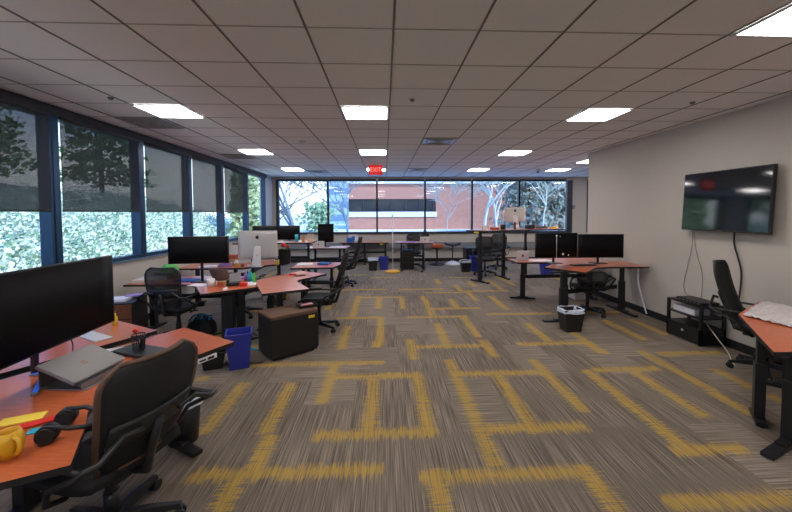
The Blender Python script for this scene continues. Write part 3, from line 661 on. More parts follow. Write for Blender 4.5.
# ---------------------------------------------------------------- task chairs
def back_shape(u, v, H=.60, lean=.40, bow=.05):
    w = .185+.055*math.sin(min(1, v*1.25)*PI/2)
    if v > .78: w *= math.sqrt(max(.0, 1-((v-.78)/.225)**2.6*.62))
    if v < .15: w *= .86+.14*(v/.15)
    x = (u*2-1)*w; z = .50+v*H
    y = -.23-lean*v*H*.9-.035*math.sin(v*PI)+bow*(u*2-1)**2
    return (x, y, z)
def task_chair(label, loc, rz, lean=.40, H=.60, tint='black_plastic', group='black mesh task chairs', panel='mesh'):
    t = thing('task_chair', label, 'chair', loc, rz, group)
    sb = B()
    for i in range(5):
        a = 2*PI*i/5+.3; d = Vector((math.cos(a), math.sin(a), 0)); n = Vector((-d.y, d.x, 0))
        def ring(r, w, z0, z1): return [d*r-n*w+Vector((0, 0, z0)), d*r+n*w+Vector((0, 0, z0)), d*r+n*w*.7+Vector((0, 0, z1)), d*r-n*w*.7+Vector((0, 0, z1))]
        vs = ring(.03, .03, .075, .13)+ring(.18, .026, .07, .115)+ring(.315, .018, .066, .09)
        fs = [(0, 1, 2, 3), (11, 10, 9, 8)]
        for k in range(2): fs += [(k*4+i_, k*4+(i_+1) % 4, (k+1)*4+(i_+1) % 4, (k+1)*4+i_) for i_ in range(4)]
        sb._add(vs, fs, False)
    sb.cyl((0, 0), .045, .07, .14, 16)
    base = sb.build('base', 'black_metal', t, .003)
    for i in range(5):
        a = 2*PI*i/5+.3; p = Vector((math.cos(a)*.305, math.sin(a)*.305, 0)); q = Vector((-math.sin(a), math.cos(a), 0))
        cb = B()
        for s in (-1, 1): cb.tube([p+q*s*.008+Vector((0, 0, .03)), p+q*s*.026+Vector((0, 0, .03))], .030, 14)
        cb.box((p.x, p.y, .055), (.03, .03, .03), a); cb.build('caster', 'black_plastic', base)
    B().cyl((0, 0), .026, .12, .40, 14).cyl((0, 0), .034, .12, .26, 14).build('gas_column', 'black_metal', t)
    B().box((0, -.02, .415), (.20, .30, .05)).tube([(.08, .05, .41), (.24, .07, .405)], .008, 6).build('mechanism', 'black_plastic', t, .01)
    def seat(u, v):
        x = (u*2-1)*.25; y = -.22+v*.48
        k = max(abs(u*2-1), 0); x *= 1-.14*abs(v*2-1)**4
        return (x, y, .475+.018*(abs(u*2-1)**2)-.045*max(0, (v-.72)/.28)**2)
    B().sheet(seat, 12, 12, .055).build('seat', 'black_soft', t)
    bk = lambda u, v: back_shape(u, v, H, lean)
    B().sheet(bk, 12, 16, .010).build('backrest', panel, t)
    rim = [bk(0, i/14) for i in range(15)]+[bk(i/8, 1) for i in range(1, 8)]+[bk(1, 1-i/14) for i in range(15)]+[bk(1-i/8, 0) for i in range(1, 8)]
    B().tube(rim, .013, 8, closed=True).build('back_frame', tint, t)
    lum = [(bk(i/8, .42)[0], bk(i/8, .42)[1]-.012, bk(i/8, .42)[2]) for i in range(9)]
    lb = B(); lb.sheet(lambda u, v: (bk(.04+u*.92, .30)[0], bk(.04+u*.92, .30+.2*v)[1]-.022, bk(.5, .30+.2*v)[2]), 8, 3, .014); lb.build('lumbar_support', 'black_plastic', t)
    B().tube([(0, -.10, .40), (0, -.26, .43), (0, bk(.5, .1)[1]-.04, .56), (0, bk(.5, .4)[1]-.03, bk(.5, .4)[2])], .022, 8).build('spine', 'black_plastic', t)
    yb = bk(.5, .44)[1]; 
    for s in (-1, 1):
        ab = B().tube([(s*.09, yb-.035, bk(.5, .40)[2]), (s*.18, yb-.045, bk(.5, .42)[2]+.01), (s*.28, yb-.05, .685), (s*.325, yb-.03, .682), (s*.335, yb+.01, .65), (s*.33, -.15, .56), (s*.31, -.10, .47), (s*.22, -.06, .42)], .0135, 8)
        ab.tube([(s*.325, yb-.02, .675), (s*.33, -.12, .675), (s*.315, .0, .67), (s*.30, .10, .66)], .0125, 8)
        ar = ab.build('armrest', 'black_plastic', t)
        B().box((s*.315, .01, .684), (.065, .24, .024)).build('arm_pad', 'black_soft', ar, .008)
    return t
def face(dx, dy): return math.atan2(dy, dx)-PI/2
M['back_rim'] = mat('brown_back_rim', (.10, .055, .035), .6)
chA = task_chair('black mesh task chair in the front left, reclined beside the big cherry desk', (-1.50, 1.99, 0), face(-.95, .31), .30, .56, 'back_rim', panel='mesh_dense')
chA.scale = (1.12, 1.0, 1.0)
def chair(label, loc, f, z=0): return dup(chA, loc, face(*f), label)
task2 = task_chair('black mesh task chair by the television, turned to the right edge desk', (4.17, 3.74, 0), face(.5, -.87), .38, .68, panel='mesh_dense')
task2.scale = (.90, 1, 1)
def chair2(label, loc, f): return dup(task2, loc, face(*f), label)
chC = task_chair('black mesh chair seen from behind, at the desk with the wide monitor', (-2.87, 5.12, 0), face(.12, 1), .20, .56)
def chair3(label, loc, f): return dup(chC, loc, face(*f), label)
chair2('black mesh chair pushed up to the bare cherry desk, seen from the side', (-1.0, 5.50, 0), (-1, .05))
chair2('black mesh chair behind the pushed-in one, near the portrait monitor', (-1.0, 8.85, 0), (-1, .1))
chair3('black chair behind the desk that holds the white laptop and bag', (.92, 11.72, 0), (-.2, -1))
chair3('dark chair standing under the tall raised standing desk', (2.85, 10.15, 0), (-.2, -1))
low = task_chair('low black chair tucked under the bright cherry desk at right', (3.52, 6.1, 0), face(.2, 1), .05, .27)
dup(low, (-2.45, 6.35, 0), face(-.1, 1), 'low black chair half under the desk beyond the blue recycling bin')
chair3('black chair beside the convector, right of the tall standing desk', (3.55, 11.2, 0), (-.5, -1))

# ---------------------------------------------------------------- monitors
def monitor(label, loc, rz, w, h, zc, curve=0, stand='foot', group=None, name='monitor', th=.03, base_w=.24, base_d=.2, neck_off=.07, base_mat='black_plastic'):
    """loc = centre of the base on the desk, screen faces local -Y; zc = height of the screen centre over the desk"""
    t = thing(name, label, 'monitor', loc, rz, group)
    def S(u, v): x = (u*2-1)*w/2; return (x, -neck_off-curve*(u*2-1)**2, zc-h/2+v*h)
    sh = B().sheet(S, 10, 2, th); hs = sh.build('housing', 'black_plastic', t)
    B().sheet(lambda u, v: (S(.01+.98*u, v)[0], S(.01+.98*u, v)[1]-th/2-.0015, zc-h/2+.012+v*(h-.022)), 10, 2, .001).build('screen', 'screen', t)
    B().tube([(0, .0, .012), (0, -.005, zc*.7), (0, -neck_off+th/2, zc)], .020, 10).build('neck', 'black_plastic', t)
    if stand == 'vee':
        b = B(); b.box((.0, -.05, .008), (.05, .14, .014)); b.box((-.15, -.15, .008), (.34, .035, .014), rad(32)); b.box((.15, -.15, .008), (.34, .035, .014), rad(-32)); b.build('stand_base', 'grey_metal', t, .004)
        b = B(); b.box((-.15, -.15, .0165), (.30, .02, .003), rad(32)); b.box((.15, -.15, .0165), (.30, .02, .003), rad(-32)).box((0, -.05, .0165), (.04, .12, .003)); b.build('light_strip', 'led', t)
    else: B().box((0, -.01, .007), (base_w, base_d, .012)).build('stand_base', base_mat, t, .005)
    return t
fm = monitor('huge curved black monitor at the left edge of the picture', (-2.22, 2.36, ZF), rad(93), 1.22, .53, .425, .0, 'vee')
monitor('wide black monitor facing the room, in front of the left windows', (-2.73, 5.52, ZF), rad(4), .84, .40, .485, .03)
monitor('left black monitor of the pair on the raised desk by the white far window', (-2.75, 8.5, 1.12), rad(8), .54, .33, .20, group=None)
monitor('right black monitor of the pair on the raised desk by the white far window', (-2.22, 8.55, 1.12), rad(-4), .54, .33, .20)
monitor('upright portrait monitor before the corner of the brick building view', (-1.6, 9.85, .86), rad(22), .42, .50, .37)
monitor('right monitor on the bright cherry desk beside the wall', (3.84, 6.34, .85), rad(-3), .80, .42, .32, .015)
mB = monitor('left wide dark monitor on the right corner desk, with small stickers', (3.06, 6.42, .85), rad(8), .82, .44, .33, .015)
for (sx_, sz_, r_) in ((.0, .50, .016), (.07, .49, .010), (.13, .17, .018), (.24, .15, .013)):
    st = B().tube([(sx_, -.0895-.0, sz_), (sx_, -.0925, sz_)], r_, 12).build('sticker', 'white_plastic', mB)
B().tube([(0, -.094, .10), (0, -.094, .50)], .004, 6).build('thin_post', 'white_plastic', mB)
def imac(label, loc, rz, w, h, zc):
    """silver all-in-one seen from behind: its back faces local -Y"""
    t = thing('desktop_computer', label, 'computer', loc, rz)
    def S(u, v):
        x = (u*2-1)*w/2; z = zc-h/2+v*h; bulge = .025*(1-(u*2-1)**2)*(1-(v*2-1)**2)**.5
        return (x, -bulge, z)
    B().sheet(S, 14, 10, .014).build('shell', 'aluminium', t)
    B().box((0, .011, zc), (w-.01, .006, h-.01)).build('screen', 'screen', t)
    apple_logo(.075, t, (0, -.038, zc+h*.28), (1, 0, 0), (0, 0, 1))
    vs = []; q = [(-.055, -.036, zc-.03), (.055, -.036, zc-.03), (.09, -.15, .01), (-.09, -.15, .01)]
    b = B(); b._add([*q, *[(x, y+.006, z+.004) for x, y, z in q]], [(0, 1, 2, 3), (7, 6, 5, 4), (0, 4, 5, 1), (1, 5, 6, 2), (2, 6, 7, 3), (3, 7, 4, 0)], False)
    b.box((0, -.04, .006), (.18, .22, .008)); b.build('stand', 'aluminium', t, .002)
    B().tube([(0, -.088, zc*.48), (0, -.090, zc*.48)], .018, 14).build('cable_hole', 'dark_logo', t)
    return t
imac('silver desktop computer seen from behind, on the window side desk', (-2.41, 7.0, .76), rad(3), .72, .54, .41)
imac('pale desktop computer on the tall raised standing desk', (3.55, 9.75, 1.32), rad(4), .62, .40, .39)
def laptop(label, loc, rz, w=.31, d=.22, ang=105, m='aluminium', dark=False, logo=.05):
    """open laptop, its lid back faces local -Y"""
    t = thing('laptop', label, 'laptop', loc, rz)
    B().box((0, d/2, .009), (w, d, .016)).build('keyboard_deck', m, t, .003)
    B().box((0, d/2+.02, .0175), (w*.86, d*.5, .001)).build('keys', 'black_plastic', t)
    a = rad(ang-90); R = Matrix.Rotation(a, 3, 'X'); c = Vector((0, 0, .017))+R @ Vector((0, 0, d/2))
    ld = B().box(c, (w, .008, d), mtx=R).build('lid', m, t, .003)
    apple_logo(logo, ld, c+R @ Vector((0, -.0046, 0)), (1, 0, 0), R @ Vector((0, 0, 1)))
    return t
laptop('small white laptop on the desk left of the stools', (1.22, 10.95, .86), rad(8), .30, .17, 100, 'white_plastic', logo=.045)
laptop('white laptop standing open at the left end of the right rear desk', (2.80, 7.22, .78), rad(8), .27, .20, 98, 'white_plastic', logo=.055)
laptop('white laptop below the portrait monitor', (-1.72, 9.5, .86), rad(4), .30, .17, 100, 'white_plastic', logo=.04)
# television
def television():
    t = thing('television', 'large black television mounted high on the right wall', 'television', (4.40, 4.525, 1.91))
    t.rotation_euler = (0, rad(2.5), 0)
    B().box((0, 0, 0), (.045, 1.22, .80)).build('housing', 'black_plastic', t, .006)
    B().box((-.0235, 0, .004), (.002, 1.195, .765)).build('screen', 'tv_screen', t)
    B().box((.055, 0, 0), (.06, .35, .3)).build('wall_mount', 'black_metal', t)
    B().box((-.024, 0, -.391), (.003, .05, .008)).build('brand_plate', 'grey_metal', t)
television()
def cable(label, pts, r=.004, m='grey_cable', cat='cable'):
    # Catmull-Rom through the points
    P = [Vector(p) for p in pts]; out = []
    Q = [P[0]]+P+[P[-1]]
    for i in range(1, len(Q)-2):
        for s in range(8):
            t_ = s/8; a, b, c, d = Q[i-1], Q[i], Q[i+1], Q[i+2]
            out.append(.5*((2*b)+(c-a)*t_+(2*a-5*b+4*c-d)*t_**2+(3*b-a-3*c+d)*t_**3))
    out.append(P[-1]); o = B().tube(out, r, 6).build('cable', m); tag(o, label, cat); return o
cable('thin grey cable hanging left of its twin below the television', [(4.47, 5.07, 1.54), (4.48, 5.07, 1.3), (4.485, 5.14, 1.0), (4.48, 5.20, .7), (4.46, 5.14, .56), (4.44, 5.0, .545)], .005)
cable('thin grey cable looping down right of its twin under the television', [(4.47, 5.04, 1.54), (4.48, 5.0, 1.2), (4.485, 4.9, .9), (4.47, 4.88, .62), (4.43, 4.85, .55)], .004)
cable('thick black cable dropping behind the mesh chair from the television', [(4.46, 4.42, 1.52), (4.47, 4.43, 1.36), (4.48, 4.39, 1.2), (4.485, 4.34, 1.0), (4.47, 4.34, .7), (4.44, 4.36, .3)], .010, 'black_plastic')
cable('thin pale cable curling on the floor under the chair by the television', [(4.2, 4.62, .42), (4.25, 4.45, .2), (4.2, 4.2, .05), (4.1, 4.05, .008), (4.0, 3.9, .008)], .006, 'skin_box')
# pedestals
def pedestal(label, loc, rz, w, d, h, mats, drawers=3, front='-y', cushion=None, group=None, handle='grey_metal'):
    t = thing('pedestal_cabinet', label, 'cabinet', loc, rz, group)
    B().box((0, 0, .03+(h-.03)/2), (w, d, h-.03)).build('body', mats[0], t, .006)
    for sx_ in (-1, 1):
        for sy_ in (-1, 1): B().tube([(sx_*(w/2-.05)-.012, sy_*(d/2-.05), .018), (sx_*(w/2-.05)+.012, sy_*(d/2-.05), .018)], .018, 10).build('caster', 'black_plastic', t)
    dh = (h-.06)/drawers
    for i in range(drawers):
        dr = B().box((0, -d/2-.008, .045+dh*(i+.5)), (w-.01, .016, dh-.012)).build('drawer', mats[1], t, .003)
        B().tube([(-.06, -d/2-.018, .045+dh*(i+.6)), (-.05, -d/2-.034, .045+dh*(i+.6)), (.05, -d/2-.034, .045+dh*(i+.6)), (.06, -d/2-.018, .045+dh*(i+.6))], .005, 6).build('handle', handle, dr)
    if cushion: B().box((0, 0, h+.02), (w+.01, d+.01, .045)).build('cushion', cushion, t, .015)
    return t
ped = pedestal('black rolling pedestal with a brown cushion top, centre left on the carpet', (-1.24, 4.64, 0), rad(38+90), .44, .60, .50, ('black_metal', 'black_metal'), 3, cushion='tan_cushion', handle='black_metal')
lab = B().box((0, 0, 0), (.085, .002, .035)).build('label_sticker', 'yellow_note', ped)
lab.location = (-.2215, -.22, .46); lab.rotation_euler = (0, 0, rad(90))
tray = thing('pen_tray', 'black tray with coloured pens on the pedestal cushion', 'tray', (-1.02, 4.75, .545), rad(30))
B().taper_box((0, 0), (.24, .13), (.26, .15), 0, .035, .008).build('tray', 'black_plastic', tray)
for i, m_ in enumerate(('red', 'white_plastic', 'blue_cloth', 'red')):
    B().tube([(-.08, -.035+i*.022, .030), (.07, -.04+i*.026, .038)], .006, 6).build('pen', m_, tray)
pedestal('dark wood drawer cabinet under the window, left of the mesh chair', (-3.48, 4.88, 0), rad(12), .46, .46, .64, ('black_metal', 'brown_wood'), 3)
pedestal('black cabinet under the far desk with the white laptop', (.72, 11.45, 0), rad(0), .4, .45, .6, ('black_metal', 'black_metal'), 3, handle='black_metal')
pedestal('black cabinet behind the far right pair of bins', (2.75, 11.4, 0), rad(0), .42, .45, .66, ('black_metal', 'black_metal'), 3, handle='black_metal')
# bins
def bin_(label, loc, rz, w, d, h, m, liner=False, r=False):
    t = thing('waste_bin', label, 'bin', loc, rz)
    if r: B().lathe([(.001, 0), (w*.40, 0), (w*.5, h), (w*.5-.006, h), (w*.40-.004, .008), (.001, .008)], n=24).build('body', m, t)
    else:
        B().taper_box((0, 0), (w*.76, d*.76), (w, d), 0, h, .006).build('body', m, t, .004)
        B().box((0, d/2, h-.01), (w+.02, .014, .02)).box((0, -d/2, h-.01), (w+.02, .014, .02)).box((w/2, 0, h-.01), (.014, d-.014, .02)).box((-w/2, 0, h-.01), (.014, d-.014, .02)).build('rim', m, t, .004)
    if liner:
        b = B(); n = 28; vs = []
        for k, (f, z) in enumerate(((.95, h-.05), (1.04, h+.012), (1.10, h-.01), (1.11, h-.05))):
            for j in range(n):
                a = 2*PI*j/n; e = .35 if not r else 1
                cx_, cy_ = math.cos(a), math.sin(a)
                x = math.copysign(abs(cx_)**e, cx_)*w/2*f; y = math.copysign(abs(cy_)**e, cy_)*d/2*f
                vs.append((x, y, z+random.uniform(-.008, .008)))
        b._add(vs, [(k*n+j, k*n+(j+1) % n, (k+1)*n+(j+1) % n, (k+1)*n+j) for k in range(3) for j in range(n)], True)
        b.build('liner', 'liner', t)
    return t
bin_('blue recycling bin between the front desk tip and the black pedestal', (-1.69, 4.22, 0), rad(20), .27, .27, .41, 'blue_bin')
bin_('small black bin left of the blue recycling bin', (-1.98, 4.22, 0), rad(20), .26, .26, .20, 'black_plastic')
bin_('black waste bin with a pale liner, right of the front chair', (-1.58, 2.84, 0), rad(0), .26, .26, .34, 'black_plastic', True, True)
b5 = bin_('black waste bin with a white liner in front of the right corner desk', (2.78, 5.25, 0), rad(3), .30, .25, .33, 'black_plastic', True)
B().sheet(lambda u, v: (.15+.01*math.sin(v*6), -.03+u*.05, .30-v*.13), 3, 5, .01).build('liner_tail', 'skin_box', b5)
bin_('black bin stuffed with white bags under the empty far desk', (-.36, 11.15, 0), 0, .30, .26, .36, 'black_plastic', True)
bin_('blue bin next to the black one under the empty far desk', (-.03, 11.3, 0), 0, .30, .28, .40, 'blue_bin')
bin_('black bin with a white liner at the foot of the tall standing desk', (2.42, 10.72, 0), 0, .30, .26, .33, 'black_plastic', True)
bin_('blue bin next to the lined black one by the tall standing desk', (2.76, 10.85, 0), 0, .32, .3, .46, 'blue_bin')
bin_('blue bin far behind the right rear desk', (4.55, 9.9, 0), 0, .36, .3, .36, 'blue_bin')
# equipment rack by the wall
t = thing('equipment_rack', 'black open equipment rack with a drawer, beside the right wall', 'rack', (4.29, 4.78, 0))
for x in (-.155, .155):
    for y in (-.27, .27): B().box((x, y, .27), (.035, .035, .52)).build('post', 'black_metal', t, .003)
for z in (.52, .36): B().box((0, 0, z), (.345, .575, .018)).build('shelf', 'black_metal', t, .002)
dr = B().box((0, 0, .12), (.345, .575, .20)).build('drawer_unit', 'black_metal', t, .004)
B().tube([(-.174, 0, .14), (-.184, 0, .14)], .016, 12).build('lock', 'aluminium', dr)
for x in (-.15, .15):
    for y in (-.25, .25): B().cyl((x, y), .018, 0, .02, 10).build('foot', 'black_plastic', t)
o = B().box((0, 0, .04), (.22, .36, .08)).build('white_box', 'paper', bevel=.004); tag(o, 'white flat box on the middle shelf of the equipment rack', 'box', loc=(4.27, 4.82, .371))
t = thing('network_switch', 'black network box with ports on top of the equipment rack', 'electronics', (4.28, 4.74, .53))
B().box((0, 0, .02), (.24, .42, .04)).build('casing', 'black_plastic', t, .004)
for i in range(6): B().box((-.121, -.15+.06*i, .02), (.004, .03, .016)).build('port', 'grey_metal', t)
# stools
t = thing('stool', 'round orange seated stool by the wall under the far windows', 'stool', (1.78, 12.2, 0))
B().lathe([(.001, .56), (.17, .56), (.23, .60), (.235, .66), (.2, .71), (.001, .72)], n=22).build('seat', 'orange', t); B().cyl((0, 0), .03, .10, .57).build('post', 'black_metal', t)
B().lathe([(.001, 0), (.27, 0), (.27, .015), (.04, .10), (.001, .10)], n=22).build('base', 'black_metal', t)
t = thing('perching_stool', 'dark perching stool on a white domed foot under the far windows', 'stool', (2.33, 12.3, 0))
B().sheet(lambda u, v: ((u*2-1)*.26, (v*2-1)*.15, .66+.05*abs(u*2-1)**2), 10, 6, .05).build('seat', 'black_soft', t); B().cyl((0, 0), .02, .08, .64).build('post', 'black_metal', t)
B().lathe([(.001, 0), (.26, 0), (.25, .03), (.05, .12), (.001, .12)], n=22).build('base', 'white_plastic', t)
# pole on a yellow foot
t = thing('pole_stand', 'thin white pole on a round yellow foot before the far windows', 'stand', (.24, 10.75, 0))
B().lathe([(.001, 0), (.24, 0), (.24, .03), (.18, .06), (.001, .07)], n=24).build('foot', 'yellow', t); B().cyl((0, 0), .012, .06, 1.74, 8).build('pole', 'white_plastic', t)
B().tube([(-.05, 0, 1.70), (.05, 0, 1.70)], .008, 6).tube([(0, 0, 1.66), (.0, 0, 1.80)], .008, 6).tube([(-.04, 0, 1.78), (.04, 0, 1.64)], .006, 6).build('top_clip', 'white_plastic', t)
# bags
def bag(label, loc, w, d, h, rz=0, m='black_soft'):
    t = thing('backpack', label, 'bag', loc, rz)
    def P(u, v):
        a = 2*PI*u; k = (1-(v*1.0)**4*.55)
        return (w/2*k*math.copysign(abs(math.cos(a))**.6, math.cos(a)), d/2*k*math.copysign(abs(math.sin(a))**.6, math.sin(a)), h*v)
    B().sheet(P, 20, 10, .01).build('body', m, t); B().tube([(-.05, 0, h-.01), (-.04, 0, h+.06), (.04, 0, h+.06), (.05, 0, h-.01)], .01, 6).build('handle', m, t)
    B().prism([(w*.35*math.cos(i*PI/6), d*.35*math.sin(i*PI/6)) for i in range(12)], h-.03, h-.005).build('flap', m, t)
    return t
bag('black bag on the far desk behind the white laptop', (1.28, 11.35, .86), .28, .2, .30)
bg = bag('black bag with bright blue cords on the floor under the cluttered desk', (-2.72, 5.45, 0), .38, .26, .22)
for i in range(5): B().tube([(-.15+.05*i, -.08, .19), (-.1+.05*i, -.04, .27+.02*(i % 2)), (-.05+.05*i, .03, .25), (-.02+.05*i, -.06, .21)], .010, 6).build('cord', 'teal' if i % 2 else 'blue_cloth', bg)
# ---------------------------------------------------------------- things on the front left desk
def flat(name, label, cat, loc, rz, w, d, m, th=.002, group=None):
    o = B().box((0, 0, th/2+.0003), (w, d, th)).build(name, m); return tag(o, label, cat, group, loc, rz)
t = thing('laptop_stand', 'folded grey metal laptop stand on the front left desk', 'laptop stand', (-1.86, 2.29, ZF), rad(84))
# a bent plate: base, then a slope rising toward the window
b = B(); a_ = [(-.13, -.12, .004), (.13, -.12, .004), (.13, .14, .004), (-.13, .14, .004)]
b.box((0, 0, .004), (.30, .30, .006)); R = Matrix.Rotation(rad(22), 3, 'X'); b.box((0, .0, .075), (.30, .27, .005), mtx=R); b.box((0, .135, .065), (.30, .005, .125)); b.build('plate', 'grey_metal', t, .002)
B().box((0, -.13, .020), (.30, .006, .03)).build('lip', 'grey_metal', t)
lp = thing('laptop', 'closed silver laptop resting on the grey stand, front left desk', 'laptop', (-1.86, 2.29, ZF+.083), rad(84))
lp.rotation_euler = (Matrix.Rotation(rad(84), 3, 'Z') @ Matrix.Rotation(rad(22), 3, 'X')).to_euler()
B().box((0, .01, .010), (.36, .25, .016)).build('body', 'grey_metal', lp, .004); B().box((0, .01, .0205), (.355, .245, .004)).build('lid', 'laptop_grey', lp, .003)
apple_logo(.04, lp, (0, .01, .0225), (1, 0, 0), (0, 1, 0), 'brown_wood')  # brown stands for the orange reflected in the shiny logo
t = thing('clipboard_tray', 'black flat tray pad under the mesh cup on the front left desk', 'tray', (-1.80, 2.72, ZF), rad(-22))
B().box((0, 0, .006), (.40, .20, .01)).build('pad', 'black_plastic', t, .004); B().box((.02, -.095, .016), (.34, .012, .014)).build('ridge', 'black_plastic', t, .003)
t = thing('pen_cup', 'black wire mesh cup with a red pompom pen, front left desk', 'pen cup', (-1.83, 2.74, ZF+.012))
b = B()
for i in range(20):
    a = 2*PI*i/20; b.tube([(.036*math.cos(a), .036*math.sin(a), 0), (.045*math.cos(a), .045*math.sin(a), .11)], .0016, 4)
for k in range(7): z = .002+.018*k; r_ = .036+.009*k/6; b.tube([(r_*math.cos(2*PI*i/20), r_*math.sin(2*PI*i/20), z) for i in range(20)], .0016 if k < 6 else .004, 4, closed=True)
b.cyl((0, 0), .035, 0, .003); b.build('cup', 'wire', t)
pn = B().tube([(.01, 0, .006), (-.02, 0, .125)], .004, 6).build('pen', 'black_plastic', t); B().ball((-.022, 0, .138), .018).build('pompom', 'red', pn)
B().tube([(.01, .01, .006), (.025, .01, .105)], .012, 8).build('marker', 'black_plastic', t)
flat('paper_sheet', 'long white paper strip behind the mesh cup on the front left desk', 'paper', (-2.05, 2.73, ZF), rad(-62), .12, .42, 'paper', .004)
flat('paper_sheet', 'white paper lying beside the silver laptop, front left desk', 'paper', (-1.98, 2.98, ZF), rad(-38), .14, .26, 'paper', .002) if False else None
t = thing('headphones', 'black over-ear headphones lying on the front left desk', 'headphones', (-1.50, 1.72, ZF), rad(-72))
for (sx_, yy) in ((-.085, -.02), (.055, -.03)):
    c_ = B().tube([(sx_-.014, yy, .040), (sx_+.030, yy, .040)], .040, 18).build('ear_cup', 'black_plastic', t)
    B().tube([(sx_+.028, yy, .040), (sx_+.044, yy, .040)], .034, 18).build('ear_pad', 'black_soft', c_)
B().tube([(-.075, -.02, .075), (-.085, .05, .07), (-.06, .12, .05), (.0, .155, .035), (.05, .12, .035), (.072, .05, .05), (.068, -.03, .075)], .011, 8).build('headband', 'black_plastic', t)
t = thing('yellow_mug', 'bright yellow rounded mug at the left edge, front left desk', 'mug', (-1.585, 1.56, ZF))
B().lathe([(.001, 0), (.042, 0), (.055, .03), (.058, .07), (.045, .115), (.040, .115), (.05, .07), (.046, .03), (.001, .01)], n=24).build('body', 'yellow', t)
B().tube([(.04, -.02, .10), (.075, -.03, .09), (.085, -.035, .06), (.07, -.03, .03), (.045, -.02, .02)], .010, 8).build('handle', 'yellow', t)
B().tube([(.0, -.05, .03), (.01, -.085, .02), (.012, -.10, .012)], .014, 8).build('spout', 'yellow', t)
t.scale = (.85, .85, .95)
flat('sticky_notes', 'yellow paper pad at the left edge behind the yellow mug', 'paper', (-1.80, 1.84, ZF), rad(24), .17, .08, 'yellow_note', .006)
flat('folder', 'red paper strip beside the yellow pad, front left desk', 'paper', (-1.70, 1.79, ZF+.0065), rad(38), .16, .05, 'red', .004)
flat('card', 'small teal card beside the headphones, front left desk', 'paper', (-1.64, 1.74, ZF), rad(20), .06, .05, 'teal', .004)
cable('thin black cable hanging behind the silver laptop', [(-2.30, 2.62, 1.02), (-2.24, 2.66, .86), (-2.2, 2.62, .76), (-2.1, 2.6, .756)], .004, 'black_plastic')
o = B().lathe([(.001, 0), (.024, 0), (.024, .06), (.012, .08), (.012, .10), (.001, .10)], n=14).build('small_bottle', 'yellow_note'); tag(o, 'small yellow bottle on the desk behind the big monitor', 'bottle', loc=(-2.5, 3.43, ZF))
flat('keyboard', 'pale thin keyboard behind the big monitor edge', 'keyboard', (-2.42, 3.08, ZF), rad(-30), .36, .12, 'aluminium', .008)
# ---------------------------------------------------------------- things on the cluttered desk
def mug(label, loc, m, h=.09, r=.04):
    t = thing('mug', label, 'mug', loc); B().lathe([(.001, 0), (r*.9, 0), (r, h), (r*.9, h), (r*.8, .008), (.001, .008)], n=18).build('body', m, t)
    B().tube([(r, 0, h*.8), (r+.025, 0, h*.7), (r+.025, 0, h*.35), (r, 0, h*.2)], .005, 6).build('handle', m, t)
mug('white mug on the cluttered desk before the wide monitor', (-2.42, 5.12, ZF), 'ceramic', .11, .055)
t = thing('desk_phone', 'black desk phone on the cluttered desk', 'phone', (-2.15, 5.22, ZF), rad(20))
B().box((0, 0, .025), (.18, .18, .04)).build('body', 'black_plastic', t, .008); R = Matrix.Rotation(rad(55), 3, 'X'); B().box((.02, .04, .10), (.15, .14, .02), mtx=R).build('display', 'grey_metal', t, .004)
B().tube([(-.07, -.07, .06), (-.075, 0, .075), (-.07, .08, .07)], .018, 8).build('receiver', 'black_plastic', t)
def box_(label, loc, rz, s, m, name='small_box', cat='box'):
    o = B().box((0, 0, s[2]/2), s).build(name, m, bevel=.003); return tag(o, label, cat, None, loc, rz)
box_('red box beside the black desk phone', (-1.98, 5.14, ZF), rad(10), (.10, .07, .05), 'red')
box_('small orange box between the mug and the desk phone', (-2.30, 5.14, ZF), 0, (.06, .05, .06), 'orange')
t = thing('computer_mouse', 'white mouse near the front edge of the cluttered desk', 'computer mouse', (-2.14, 4.93, ZF)); B().ball((0, 0, .0), .05, 12, (.7, 1.1, .6)).build('shell', 'white_plastic', t); B().box((0, -.03, .028), (.006, .02, .006)).build('wheel', 'black_plastic', t)
flat('paper_sheet', 'loose white paper at the right end of the cluttered desk', 'paper', (-1.98, 5.3, ZF), rad(20), .22, .30, 'paper', .003)
flat('paper_sheet', 'paper in front of the wide monitor foot, left of the mug', 'paper', (-2.65, 5.25, ZF), rad(-10), .25, .18, 'paper', .003)
flat('notebook', 'purple notebook behind the wide monitor', 'notebook', (-2.3, 5.75, ZF), rad(15), .25, .18, 'purple', .02)
flat('notebook', 'blue notebook left of the wide monitor foot', 'notebook', (-3.0, 5.6, ZF), rad(-8), .3, .2, 'blue_cloth', .02)
flat('keyboard', 'slim light keyboard on the cluttered desk, behind the mug', 'keyboard', (-2.35, 5.42, ZF), rad(18), .36, .13, 'cardboard', .02)
t = thing('laptop', 'grey laptop half open behind the mug on the cluttered desk', 'laptop', (-2.42, 5.66, ZF), rad(165))
B().box((0, 0, .009), (.32, .22, .016)).build('keyboard_deck', 'grey_metal', t, .003); R = Matrix.Rotation(rad(-28), 3, 'X'); B().box((0, .16, .10), (.32, .008, .22), mtx=R).build('lid', 'grey_metal', t, .003)
for i, (x, y, s, m_, lb) in enumerate(((-1.93, 5.42, .06, 'green', 'green'), (-2.02, 5.5, .07, 'teal', 'teal'), (-2.1, 5.55, .06, 'purple', 'purple'))):
    o = B().lathe([(.001, 0), (s*.5, 0), (s*.5, s*1.6), (s*.25, s*2), (s*.25, s*2.3), (.001, s*2.3)], n=12).build('bottle', m_); tag(o, 'small %s bottle at the right rear of the cluttered desk' % lb, 'bottle', loc=(x, y, ZF))
